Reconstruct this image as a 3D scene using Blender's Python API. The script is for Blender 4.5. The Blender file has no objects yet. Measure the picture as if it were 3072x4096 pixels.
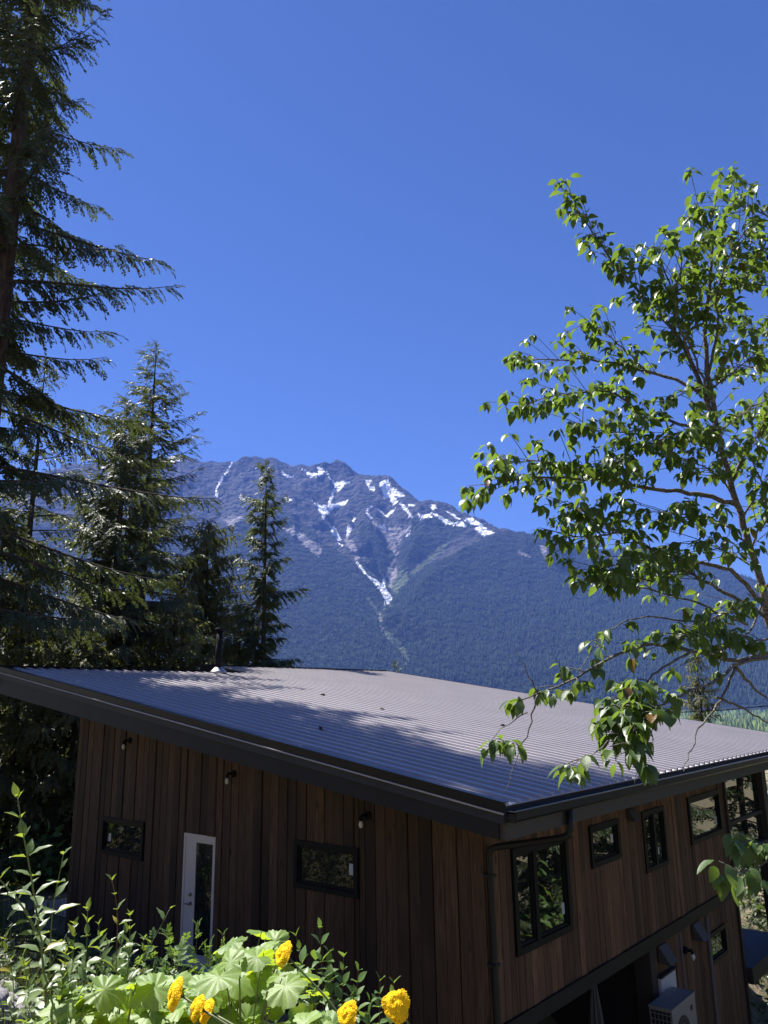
import bpy, math, random
import numpy as np
from mathutils import Vector, Matrix
from mathutils import geometry as mgeo

SC = bpy.context.scene
COL = SC.collection
R = math.radians
random.seed(7)
RNG = np.random.default_rng(7)

# ------------------------------------------------------------------ camera
CAM = np.array([6.723, -10.258, 1.574]) * 0.86
F_PX = 3120.0
YAW, PITCH, ROLL = 0.692, 0.241, -0.017
FW = np.array([-math.sin(YAW) * math.cos(PITCH), math.cos(YAW) * math.cos(PITCH), math.sin(PITCH)])
_rt = np.array([math.cos(YAW), math.sin(YAW), 0.0])
_up = np.cross(_rt, FW)
RT = math.cos(ROLL) * _rt + math.sin(ROLL) * _up
UP = -math.sin(ROLL) * _rt + math.cos(ROLL) * _up
cd = bpy.data.cameras.new('camera')
cam = bpy.data.objects.new('camera', cd)
COL.objects.link(cam)
cd.sensor_fit = 'HORIZONTAL'
cd.sensor_width = 36.0
cd.lens = F_PX / 3072.0 * 36.0
cd.clip_start = 0.05
cd.clip_end = 40000.0
m = Matrix((RT, UP, -FW)).transposed().to_4x4()
m.translation = Vector(CAM)
cam.matrix_world = m
SC.camera = cam

# ------------------------------------------------------------------ sun, sky, exposure
SUN_EL = R(57.0)
SUN_DIR = np.array([-math.cos(R(2.0)) * math.cos(SUN_EL), -math.sin(R(2.0)) * math.cos(SUN_EL), math.sin(SUN_EL)])
w = bpy.data.worlds.new('World')
SC.world = w
w.use_nodes = True
nt = w.node_tree
bg = nt.nodes['Background']
sky = nt.nodes.new('ShaderNodeTexSky')
sky.sky_type = 'NISHITA'
sky.sun_disc = False
sky.sun_elevation = SUN_EL
# Blender: rotation 0 puts the sun on +Y, growing clockwise seen from above
sky.sun_rotation = math.atan2(SUN_DIR[0], SUN_DIR[1])
sky.altitude = 300.0
sky.air_density = 1.0
sky.dust_density = 0.1
sky.ozone_density = 6.0
tint = nt.nodes.new('ShaderNodeMix'); tint.data_type = 'RGBA'; tint.blend_type = 'MULTIPLY'; tint.inputs[0].default_value = 1.0
tint.inputs[7].default_value = (0.64, 0.76, 1.14, 1)
nt.links.new(sky.outputs[0], tint.inputs[6]); nt.links.new(tint.outputs[2], bg.inputs[0])
bg.inputs[1].default_value = 0.0405
sl = bpy.data.lights.new('sun', 'SUN')
sl.energy = 5.0
sl.angle = R(0.53)
sl.color = (1.0, 0.96, 0.90)
so = bpy.data.objects.new('sun', sl)
so.rotation_euler = Vector(-SUN_DIR).to_track_quat('-Z', 'Y').to_euler()
COL.objects.link(so)
vs = SC.view_settings
vs.view_transform = 'Standard'
vs.look = 'None'
vs.gamma = 1.0
vs.use_curve_mapping = False
vs.exposure = 1.5
SC.cycles.use_denoising = True
SC.cycles.max_bounces = 8
SC.cycles.volume_bounces = 0

# ------------------------------------------------------------------ helpers
def ray(px, py):
    return FW + (px - 1536) / F_PX * RT - (py - 2048) / F_PX * UP

def at(px, py, d):
    """the point of the place that the photograph shows at (px, py), d metres along the lens axis"""
    return CAM + ray(px, py) * d

def flat(px, py, dist):
    d = ray(px, py)
    return CAM + d * (dist / math.hypot(d[0], d[1]))

def on_x(px, py, X=0.0):
    d = ray(px, py)
    return CAM + d * ((X - CAM[0]) / d[0])

def on_y(px, py, Y=0.0):
    d = ray(px, py)
    return CAM + d * ((Y - CAM[1]) / d[1])

def tag(o, label=None, cat=None, group=None, kind=None):
    if label: o['label'] = label
    if cat: o['category'] = cat
    if group: o['group'] = group
    if kind: o['kind'] = kind
    return o

def empty(name, loc=(0, 0, 0)):
    o = bpy.data.objects.new(name, None)
    o.location = loc
    o.empty_display_size = 0.2
    COL.objects.link(o)
    return o

def link(name, me, parent=None, mat4=None, local=False):
    """meshes are modelled in world coordinates unless local"""
    o = bpy.data.objects.new(name, me)
    COL.objects.link(o)
    if parent is not None:
        o.parent = parent
        if parent.type == 'EMPTY' and not local:
            o.matrix_parent_inverse = Matrix.Translation(parent.location).inverted()
    if mat4 is not None:
        o.matrix_basis = mat4
    return o

def np_mesh(name, V, polys, mat=None, smooth=False):
    """V (n,3); polys: list of (k,m) index arrays"""
    me = bpy.data.meshes.new(name)
    V = np.asarray(V, dtype=np.float32)
    polys = [np.asarray(p, dtype=np.int32) for p in polys if len(p)]
    me.vertices.add(len(V))
    me.vertices.foreach_set('co', V.ravel())
    nl = sum(p.size for p in polys)
    npoly = sum(len(p) for p in polys)
    me.loops.add(nl)
    me.polygons.add(npoly)
    me.loops.foreach_set('vertex_index', np.concatenate([p.ravel() for p in polys]))
    starts, s = [], 0
    for p in polys:
        starts.append(s + np.arange(len(p)) * p.shape[1])
        s += p.size
    me.polygons.foreach_set('loop_start', np.concatenate(starts).astype(np.int32))
    if smooth:
        me.polygons.foreach_set('use_smooth', np.ones(npoly, dtype=bool))
    me.update(calc_edges=True)
    if mat: me.materials.append(mat)
    return me

class MB:
    """collects simple solids and links them as one mesh object"""
    def __init__(s): s.v = []; s.f = []
    def add(s, vs_, fs_):
        b = len(s.v); s.v += [tuple(map(float, p)) for p in vs_]; s.f += [tuple(b + i for i in f) for f in fs_]
    def hexa(s, p):
        s.add(p, [(0, 3, 2, 1), (4, 5, 6, 7), (0, 1, 5, 4), (1, 2, 6, 5), (2, 3, 7, 6), (3, 0, 4, 7)])
    def box(s, a, b):
        x0, y0, z0 = (min(a[i], b[i]) for i in range(3)); x1, y1, z1 = (max(a[i], b[i]) for i in range(3))
        s.hexa([(x0, y0, z0), (x1, y0, z0), (x1, y1, z0), (x0, y1, z0), (x0, y0, z1), (x1, y0, z1), (x1, y1, z1), (x0, y1, z1)])
    def prism(s, poly, off):
        n = len(poly); off = np.array(off, float)
        a = [np.array(p, float) for p in poly]
        s.add(a + [p + off for p in a], [tuple(range(n - 1, -1, -1)), tuple(range(n, 2 * n))] + [(i, (i + 1) % n, n + (i + 1) % n, n + i) for i in range(n)])
    def tube(s, pts, rad, n=8, caps=True):
        pts = [Vector(p) for p in pts]
        rad = rad if hasattr(rad, '__len__') else [rad] * len(pts)
        b = len(s.v); prev = None
        for i, p in enumerate(pts):
            t = (pts[min(i + 1, len(pts) - 1)] - pts[max(i - 1, 0)]).normalized()
            if prev is None:
                u = t.cross(Vector((0, 0, 1)))
                if u.length < 1e-3: u = t.cross(Vector((1, 0, 0)))
            else:
                u = prev - t * prev.dot(t)
            u.normalize(); prev = u; v = t.cross(u)
            for k in range(n):
                a = 2 * math.pi * k / n
                s.v.append(tuple(p + (u * math.cos(a) + v * math.sin(a)) * rad[i]))
        for i in range(len(pts) - 1):
            for k in range(n):
                s.f.append((b + i * n + k, b + i * n + (k + 1) % n, b + (i + 1) * n + (k + 1) % n, b + (i + 1) * n + k))
        if caps:
            s.f.append(tuple(b + k for k in range(n - 1, -1, -1)))
            s.f.append(tuple(b + (len(pts) - 1) * n + k for k in range(n)))
    def mesh(s, name, mat, smooth=False):
        me = bpy.data.meshes.new(name); me.from_pydata(s.v, [], s.f)
        if smooth: me.polygons.foreach_set('use_smooth', [True] * len(me.polygons))
        me.update()
        if mat: me.materials.append(mat)
        return me
    def build(s, name, mat, parent=None, smooth=False):
        return link(name, s.mesh(name, mat, smooth), parent)

# ------------------------------------------------------------------ materials
def new_mat(name):
    mt = bpy.data.materials.new(name); mt.use_nodes = True
    n = mt.node_tree; p = n.nodes['Principled BSDF']
    return mt, n, p

def N(n, t, **kw):
    x = n.nodes.new(t)
    for k, v in kw.items(): setattr(x, k, v)
    return x

def mixc(n, fac, a, b, mode='MIX'):
    x = N(n, 'ShaderNodeMix', data_type='RGBA', blend_type=mode)
    for sock, val in ((x.inputs[0], fac), (x.inputs[6], a), (x.inputs[7], b)):
        if hasattr(val, 'is_output') or isinstance(val, bpy.types.NodeSocket): n.links.new(val, sock)
        elif isinstance(val, (int, float)): sock.default_value = val
        else: sock.default_value = (*val, 1.0)
    return x.outputs[2]

def ramp(n, fac, a, b):
    x = N(n, 'ShaderNodeMapRange'); n.links.new(fac, x.inputs[0])
    x.inputs[1].default_value = a; x.inputs[2].default_value = b
    return x.outputs[0]

def noise(n, scale, detail=4.0, vec=None, stretch=None, kind='Object'):
    tc = N(n, 'ShaderNodeTexCoord')
    v = tc.outputs[kind] if vec is None else vec
    if stretch:
        mp = N(n, 'ShaderNodeMapping'); mp.inputs['Scale'].default_value = stretch
        n.links.new(v, mp.inputs[0]); v = mp.outputs[0]
    x = N(n, 'ShaderNodeTexNoise'); x.inputs['Scale'].default_value = scale; x.inputs['Detail'].default_value = detail
    n.links.new(v, x.inputs['Vector'])
    return x.outputs['Fac']

def bump(n, p, h, strength=0.3, dist=0.01):
    b = N(n, 'ShaderNodeBump'); b.inputs['Strength'].default_value = strength; b.inputs['Distance'].default_value = dist
    n.links.new(h, b.inputs['Height']); n.links.new(b.outputs[0], p.inputs['Normal'])

def simple(name, col, rough=0.6, metal=0.0, var=0.15, scale=6.0, spec=0.5, bmp=0.0):
    mt, n, p = new_mat(name)
    f = noise(n, scale)
    c = mixc(n, f, tuple(x * (1 - var) for x in col), tuple(min(1, x * (1 + var)) for x in col))
    n.links.new(c, p.inputs['Base Color'])
    p.inputs['Roughness'].default_value = rough; p.inputs['Metallic'].default_value = metal
    p.inputs['Specular IOR Level'].default_value = spec
    if bmp: bump(n, p, noise(n, scale * 6), bmp)
    return mt

def wood(name, dark, light, axis='z'):
    mt, n, p = new_mat(name)
    oi = N(n, 'ShaderNodeObjectInfo')
    geo = N(n, 'ShaderNodeTexCoord')
    off = N(n, 'ShaderNodeVectorMath', operation='ADD')
    sc_ = N(n, 'ShaderNodeVectorMath', operation='SCALE'); sc_.inputs['Scale'].default_value = 37.0
    cmb = N(n, 'ShaderNodeCombineXYZ'); n.links.new(oi.outputs['Random'], cmb.inputs[0]); n.links.new(oi.outputs['Random'], cmb.inputs[2])
    n.links.new(cmb.outputs[0], sc_.inputs[0])
    n.links.new(geo.outputs['Object'], off.inputs[0]); n.links.new(sc_.outputs[0], off.inputs[1])
    grain = noise(n, 9.0, 6.0, off.outputs[0], (6, 6, 0.35))
    blot = noise(n, 1.6, 3.0, off.outputs[0], (1.5, 1.5, 0.5))
    knot = N(n, 'ShaderNodeTexVoronoi'); knot.inputs['Scale'].default_value = 1.0
    mp = N(n, 'ShaderNodeMapping'); mp.inputs['Scale'].default_value = (5, 5, 1.6)
    n.links.new(off.outputs[0], mp.inputs[0]); n.links.new(mp.outputs[0], knot.inputs['Vector'])
    kn = ramp(n, knot.outputs['Distance'], 0.05, 0.16)
    c = mixc(n, ramp(n, grain, 0.35, 0.68), dark, light)
    tone = ramp(n, oi.outputs['Random'], -0.05, 1.0)
    c = mixc(n, tone, tuple(x * 0.42 for x in dark), c)
    c = mixc(n, ramp(n, blot, 0.45, 0.75), c, tuple((a + b) * 0.33 for a, b in zip(dark, light)))
    c = mixc(n, kn, tuple(x * 0.45 for x in dark), c)
    n.links.new(c, p.inputs['Base Color'])
    p.inputs['Roughness'].default_value = 0.72
    p.inputs['Specular IOR Level'].default_value = 0.3
    bump(n, p, grain, 0.35, 0.004)
    return mt

def leafmat(name, a, b, trans, rough=0.42, tw=0.45, dry=None, spec=0.5, veins=None):
    """a..b: leaf colours, told apart by object and by island; trans: colour of light through the blade"""
    mt, n, p = new_mat(name)
    oi = N(n, 'ShaderNodeObjectInfo'); ge = N(n, 'ShaderNodeNewGeometry')
    ad = N(n, 'ShaderNodeMath', operation='ADD'); n.links.new(oi.outputs['Random'], ad.inputs[0]); n.links.new(ge.outputs['Random Per Island'], ad.inputs[1])
    fr = N(n, 'ShaderNodeMath', operation='FRACT'); n.links.new(ad.outputs[0], fr.inputs[0])
    c = mixc(n, fr.outputs[0], a, b)
    nz = noise(n, 60.0, 3.0)
    c = mixc(n, ramp(n, nz, 0.3, 0.8), c, tuple(x * 0.8 for x in a))
    if dry:
        dd = N(n, 'ShaderNodeMath', operation='GREATER_THAN'); dd.inputs[1].default_value = 0.985
        n.links.new(fr.outputs[0], dd.inputs[0])
        c = mixc(n, dd.outputs[0], c, dry)
    n.links.new(c, p.inputs['Base Color'])
    p.inputs['Roughness'].default_value = rough
    p.inputs['Specular IOR Level'].default_value = spec
    tr = N(n, 'ShaderNodeBsdfTranslucent')
    tc = mixc(n, fr.outputs[0], trans, tuple(x * 0.7 for x in trans))
    n.links.new(tc, tr.inputs[0])
    mx = N(n, 'ShaderNodeMixShader'); mx.inputs[0].default_value = tw
    n.links.new(p.outputs[0], mx.inputs[1]); n.links.new(tr.outputs[0], mx.inputs[2])
    n.links.new(mx.outputs[0], n.nodes['Material Output'].inputs[0])
    if veins: bump(n, p, noise(n, veins, 2.0), 0.25, 0.004)
    return mt

M = {}
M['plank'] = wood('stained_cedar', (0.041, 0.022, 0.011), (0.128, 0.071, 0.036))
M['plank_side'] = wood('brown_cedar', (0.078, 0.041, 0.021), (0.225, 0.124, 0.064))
M['sheath'] = simple('black_sheathing', (0.012, 0.011, 0.010), 0.9)
M['soffit'] = simple('dark_soffit', (0.05, 0.035, 0.026), 0.8)
M['fascia'] = simple('charcoal_fascia', (0.016, 0.0165, 0.0185), 0.5, 0.0, 0.3, 2.5, 0.15)
M['flashing'] = simple('black_drip_flashing', (0.007, 0.007, 0.008), 0.35, 0.0, 0.2, 2.5, 0.2)
M['fascia_up'] = simple('skylit_upper_fascia', (0.030, 0.031, 0.035), 0.5, 0.0, 0.3, 2.5, 0.15)  # lighter than the lower fascia: skylight on it put into the colour
M['band'] = simple('dark_band_board', (0.017, 0.015, 0.013), 0.6, 0.0, 0.2, 2.5, 0.2)
M['fascia_eave'] = simple('grey_brown_fascia', (0.034, 0.031, 0.026), 0.6, 0.0, 0.1, 2.5)
M['black'] = simple('black_window_frame', (0.008, 0.009, 0.0095), 0.5, 0.0, 0.1, 6.0, 0.12)
M['gutter'] = simple('dark_gutter', (0.014, 0.015, 0.016), 0.4, 0.0, 0.15, 6.0, 0.2)
M['pipe'] = simple('stove_pipe_black', (0.006, 0.006, 0.007), 0.7, 0.0, 0.1, 6.0, 0.15)
M['boot'] = simple('pipe_boot_metal', (0.35, 0.33, 0.33), 0.45, 0.6)
M['door'] = simple('white_door_paint', (0.50, 0.46, 0.41), 0.4, 0.0, 0.03)
M['metal'] = simple('brushed_nickel', (0.25, 0.23, 0.2), 0.3, 0.9)
M['bulb'] = simple('bulb_glass', (0.55, 0.53, 0.48), 0.1, 0.0, 0.02)
M['white'] = simple('off_white_plastic', (0.42, 0.43, 0.43), 0.5, 0.0, 0.04)
M['hood'] = simple('vent_hood_grey', (0.045, 0.042, 0.04), 0.6)
M['hood_in'] = simple('vent_dark', (0.006, 0.006, 0.006), 0.9)
M['unit'] = simple('heat_pump_paint', (0.20, 0.19, 0.175), 0.45, 0.0, 0.06)
M['umbrella'] = simple('grey_umbrella_cloth', (0.085, 0.083, 0.08), 0.85)
M['post'] = simple('dark_timber_post', (0.022, 0.016, 0.013), 0.7)
M['trim'] = simple('pale_trim', (0.12, 0.095, 0.075), 0.7)
M['concrete'] = simple('concrete_wall', (0.36, 0.345, 0.32), 0.9)
M['rail'] = simple('grey_rail', (0.45, 0.43, 0.40), 0.6)

def roof_mat():
    mt, n, p = new_mat('dark_metal_roofing')
    f = noise(n, 1.2, 5.0); g = noise(n, 14.0, 4.0, None, (0.25, 3, 1))
    c = mixc(n, f, (0.35, 0.328, 0.333), (0.43, 0.405, 0.41))
    c = mixc(n, ramp(n, g, 0.55, 0.8), c, (0.40, 0.37, 0.35))
    n.links.new(c, p.inputs['Base Color'])
    p.inputs['Metallic'].default_value = 0.4
    p.inputs['Coat Weight'].default_value = 0.15; p.inputs['Coat Roughness'].default_value = 0.18
    n.links.new(mixc(n, f, (0.50, 0.50, 0.50), (0.60, 0.60, 0.60)), p.inputs['Roughness'])
    p.inputs['Specular IOR Level'].default_value = 0.6
    return mt
M['roof'] = roof_mat()

def pane_mat(name, ior):
    mt, n, p = new_mat(name)
    p.inputs['Base Color'].default_value = (0.008, 0.010, 0.010, 1)
    p.inputs['Roughness'].default_value = 0.015
    p.inputs['IOR'].default_value = ior
    bump(n, p, noise(n, 1.4, 2.0), 0.03, 0.02)
    return mt
M['pane'] = pane_mat('dark_window_glass', 2.6)
M['pane_dim'] = pane_mat('near_window_glass', 1.45)

def bark(name, a, b, sc=14.0, st=(1, 1, 0.25)):
    mt, n, p = new_mat(name)
    f = noise(n, sc, 6.0, None, st)
    g = noise(n, 2.3, 3.0)
    c = mixc(n, ramp(n, f, 0.35, 0.65), a, b)
    c = mixc(n, ramp(n, g, 0.5, 0.7), c, tuple((x + y) * 0.4 for x, y in zip(a, b)))
    n.links.new(c, p.inputs['Base Color']); p.inputs['Roughness'].default_value = 0.9
    p.inputs['Specular IOR Level'].default_value = 0.2
    bump(n, p, f, 0.9, 0.03)
    return mt
M['bark'] = bark('fir_bark', (0.028, 0.021, 0.017), (0.085, 0.065, 0.052))
M['bark_pale'] = bark('grey_bark', (0.055, 0.050, 0.042), (0.21, 0.195, 0.165), 30.0, (1, 1, 1.8))
M['stem'] = simple('green_stem', (0.10, 0.13, 0.04), 0.6)
M['stem_red'] = simple('red_stem', (0.13, 0.06, 0.045), 0.6)
M['needle_fir'] = leafmat('fir_needles', (0.038, 0.054, 0.020), (0.085, 0.098, 0.034), (0.14, 0.18, 0.04), 0.55, 0.25)
M['needle_spruce'] = leafmat('spruce_needles', (0.034, 0.058, 0.020), (0.080, 0.108, 0.036), (0.14, 0.19, 0.05), 0.5, 0.28)
M['needle_cedar'] = leafmat('cedar_sprays', (0.065, 0.076, 0.022), (0.13, 0.132, 0.042), (0.22, 0.24, 0.055), 0.55, 0.32)
M['leaf_tree'] = leafmat('dogwood_leaf', (0.042, 0.086, 0.020), (0.105, 0.155, 0.042), (0.22, 0.34, 0.035), 0.40, 0.40, (0.13, 0.06, 0.016), 0.45, 90.0)
M['leaf_thimble'] = leafmat('thimbleberry_leaf', (0.115, 0.20, 0.040), (0.28, 0.40, 0.105), (0.58, 0.76, 0.03), 0.45, 0.42, None, 0.5, 60.0)  # darker end of the colour range stands in for shade among the leaves
M['leaf_willow'] = leafmat('sapling_leaf', (0.075, 0.125, 0.040), (0.15, 0.21, 0.065), (0.33, 0.42, 0.04), 0.42, 0.38, (0.30, 0.24, 0.03), 0.5)
M['leaf_shrub'] = leafmat('shrub_leaf', (0.075, 0.145, 0.032), (0.125, 0.205, 0.055), (0.24, 0.36, 0.04), 0.45, 0.36)
M['leaf_bush'] = leafmat('bush_leaf', (0.028, 0.052, 0.016), (0.075, 0.105, 0.030), (0.15, 0.22, 0.03), 0.5, 0.3)
M['grass'] = leafmat('grass_blades', (0.06, 0.085, 0.025), (0.14, 0.14, 0.045), (0.22, 0.25, 0.05), 0.6, 0.35)
M['yellow'] = simple('yarrow_yellow', (0.92, 0.60, 0.010), 0.75, 0.0, 0.08, 200.0, 0.2)

def rock_mat():
    mt, n, p = new_mat('grey_rock')
    f = noise(n, 5.0, 8.0); g = noise(n, 22.0, 5.0)
    c = mixc(n, ramp(n, f, 0.35, 0.7), (0.16, 0.15, 0.15), (0.40, 0.38, 0.39))
    c = mixc(n, ramp(n, g, 0.55, 0.75), c, (0.24, 0.17, 0.13))
    n.links.new(c, p.inputs['Base Color']); p.inputs['Roughness'].default_value = 0.9
    bump(n, p, g, 0.7, 0.02)
    return mt
M['rock'] = rock_mat()

def ground_mat():
    mt, n, p = new_mat('hillside_ground')
    f = noise(n, 0.9, 8.0); g = noise(n, 9.0, 5.0)
    c = mixc(n, ramp(n, f, 0.4, 0.62), (0.10, 0.105, 0.045), (0.22, 0.175, 0.115))
    c = mixc(n, ramp(n, g, 0.5, 0.75), c, (0.32, 0.27, 0.20))
    n.links.new(c, p.inputs['Base Color']); p.inputs['Roughness'].default_value = 1.0
    p.inputs['Specular IOR Level'].default_value = 0.1
    bump(n, p, g, 0.8, 0.06)
    return mt
M['ground'] = ground_mat()

def gravel_mat():
    mt, n, p = new_mat('pale_gravel')
    f = noise(n, 40.0, 6.0); g = noise(n, 1.3, 4.0)
    c = mixc(n, ramp(n, f, 0.3, 0.7), (0.30, 0.24, 0.20), (0.46, 0.38, 0.33))
    c = mixc(n, ramp(n, g, 0.45, 0.75), c, (0.33, 0.28, 0.24))
    n.links.new(c, p.inputs['Base Color']); p.inputs['Roughness'].default_value = 1.0
    bump(n, p, f, 0.5, 0.02)
    return mt
M['gravel'] = gravel_mat()

def attr_mat(name, rough=0.95, bscale=0.0):
    mt, n, p = new_mat(name)
    a = N(n, 'ShaderNodeAttribute'); a.attribute_name = 'albedo'
    n.links.new(a.outputs['Color'], p.inputs['Base Color'])
    p.inputs['Roughness'].default_value = rough; p.inputs['Specular IOR Level'].default_value = 0.1
    if bscale: bump(n, p, noise(n, bscale, 8.0), 1.0, 120.0)
    return mt
M['mountain'] = attr_mat('mountain_cover', 0.95, 0.018)
M['farwood'] = attr_mat('far_forest_cover')

# ------------------------------------------------------------------ ground height
def sst(t):
    t = np.clip(t, 0, 1); return t * t * (3 - 2 * t)

def gz(x, y):
    x = np.asarray(x, float); y = np.asarray(y, float)
    low = -2.85 + (-5.6 + 2.85) * sst((x + 4.0) / 4.6)
    low = low - 1.1 * sst((-x - 9) / 14.0) * sst((y + 2) / 6)
    t = sst((y + 8.6) / 8.0)
    z = -0.35 + (low + 0.35) * t
    up = np.maximum(0, -8.0 - y)
    z = z + 26 * (1 - np.exp(-up * 0.5 / 26))
    dn = np.maximum(0, y - 9.0)
    z = z - 58 * (1 - np.exp(-dn * 0.22 / 58))
    dx = np.maximum(0, x - 8.0)
    z = z - 12 * (1 - np.exp(-dx * 0.25 / 12)) * sst((y + 8) / 12)
    return z + 0.10 * np.sin(x * 1.7 + y * 0.6) * np.sin(y * 1.3 - x * 0.4) * sst((np.hypot(x + 5, y - 5) - 10) / 6 + (y < -1.5))

VALLEY_Z = -68.0
def far_height(x, y):
    z = gz(x, y)
    r = np.hypot(x - CAM[0], y - CAM[1])
    f = sst((r - 150) / 500.0)
    ahead = (x - CAM[0]) * FW[0] + (y - CAM[1]) * FW[1]
    side = sst((ahead / np.maximum(r, 1) + 0.3) / 0.5)
    tgt = VALLEY_Z * side + 60 * (1 - side)
    return z * (1 - f) + tgt * f

nr, na = 150, 220
rr = 0.35 * (4700 / 0.35) ** (np.arange(nr) / (nr - 1))
aa = np.arange(na) * 2 * math.pi / na
X = CAM[0] + rr[:, None] * np.cos(aa)[None]; Y = CAM[1] + rr[:, None] * np.sin(aa)[None]
Z = far_height(X, Y)
i, j = np.meshgrid(np.arange(nr - 1), np.arange(na), indexing='ij')
q = np.stack([i * na + j, (i + 1) * na + j, (i + 1) * na + (j + 1) % na, i * na + (j + 1) % na], -1).reshape(-1, 4)
V = np.stack([X, Y, Z], -1).reshape(-1, 3)
V = np.vstack([V, [[CAM[0], CAM[1], float(gz(CAM[0], CAM[1]))]]])
cap = np.stack([np.full(na, len(V) - 1), np.arange(na), (np.arange(na) + 1) % na], -1)
tag(link('ground', np_mesh('ground', V, [q, cap], M['ground'], True)), kind='structure')

# ------------------------------------------------------------------ noise for terrain
def vnoise(x, y, seed=0):
    xi = np.floor(x).astype(np.int64); yi = np.floor(y).astype(np.int64)
    xf = x - xi; yf = y - yi
    def h(a, b):
        k = (a * 374761393 + b * 668265263 + seed * 982451653) & 0xffffffff
        k = ((k ^ (k >> 13)) * 1274126177) & 0xffffffff
        return ((k ^ (k >> 16)) & 0xffff) / 65535.0
    u = xf * xf * (3 - 2 * xf); v = yf * yf * (3 - 2 * yf)
    return (h(xi, yi) * (1 - u) + h(xi + 1, yi) * u) * (1 - v) + (h(xi, yi + 1) * (1 - u) + h(xi + 1, yi + 1) * u) * v

def fbm(x, y, o=5, seed=0, ridged=False):
    s = 0.0; a = 0.5
    for k in range(o):
        n_ = vnoise(x * 2 ** k, y * 2 ** k, seed + k)
        s = s + a * ((1 - np.abs(2 * n_ - 1)) if ridged else n_); a *= 0.5
    return s

# ------------------------------------------------------------------ mountain
# (px, py, km): directions read off the photograph, each with its own distance
SKY_PTS = [(-900, 2010, 7.4), (-400, 1975, 7.5), (0, 1935, 7.6), (286, 1857, 7.8), (480, 1852, 7.8), (618, 1829, 7.9), (702, 1823, 8.0), (846, 1846, 8.0), (892, 1850, 8.0), (917, 1841, 8.0),
    (943, 1852, 8.0), (969, 1828, 8.0), (1040, 1827, 8.0), (1092, 1830, 8.0), (1123, 1843, 8.0), (1153, 1869, 8.0), (1189, 1876, 8.05), (1204, 1859, 8.0), (1256, 1856, 8.0),
    (1284, 1849, 8.0), (1317, 1854, 8.05), (1348, 1832, 8.1), (1384, 1859, 8.1), (1420, 1884, 8.1), (1450, 1906, 8.1), (1476, 1915, 8.1), (1507, 1911, 8.0), (1522, 1898, 7.95),
    (1553, 1900, 7.9), (1568, 1921, 7.9), (1604, 1947, 7.8), (1655, 1988, 7.7), (1712, 2028, 7.6), (1732, 2010, 7.55), (1789, 2018, 7.5), (1819, 2034, 7.45), (1840, 2053, 7.4),
    (1891, 2069, 7.35), (1942, 2087, 7.3), (1983, 2110, 7.2), (2065, 2130, 7.1), (2137, 2136, 7.0), (2211, 2151, 6.9), (2240, 2180, 6.95), (2321, 2184, 7.2), (2395, 2197, 7.4),
    (2447, 2206, 7.5), (2498, 2191, 7.55), (2542, 2178, 7.6), (2700, 2215, 7.6), (2918, 2283, 7.6), (3014, 2316, 7.6), (3072, 2342, 7.6), (3300, 2420, 7.5), (3700, 2500, 7.4)]
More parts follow.
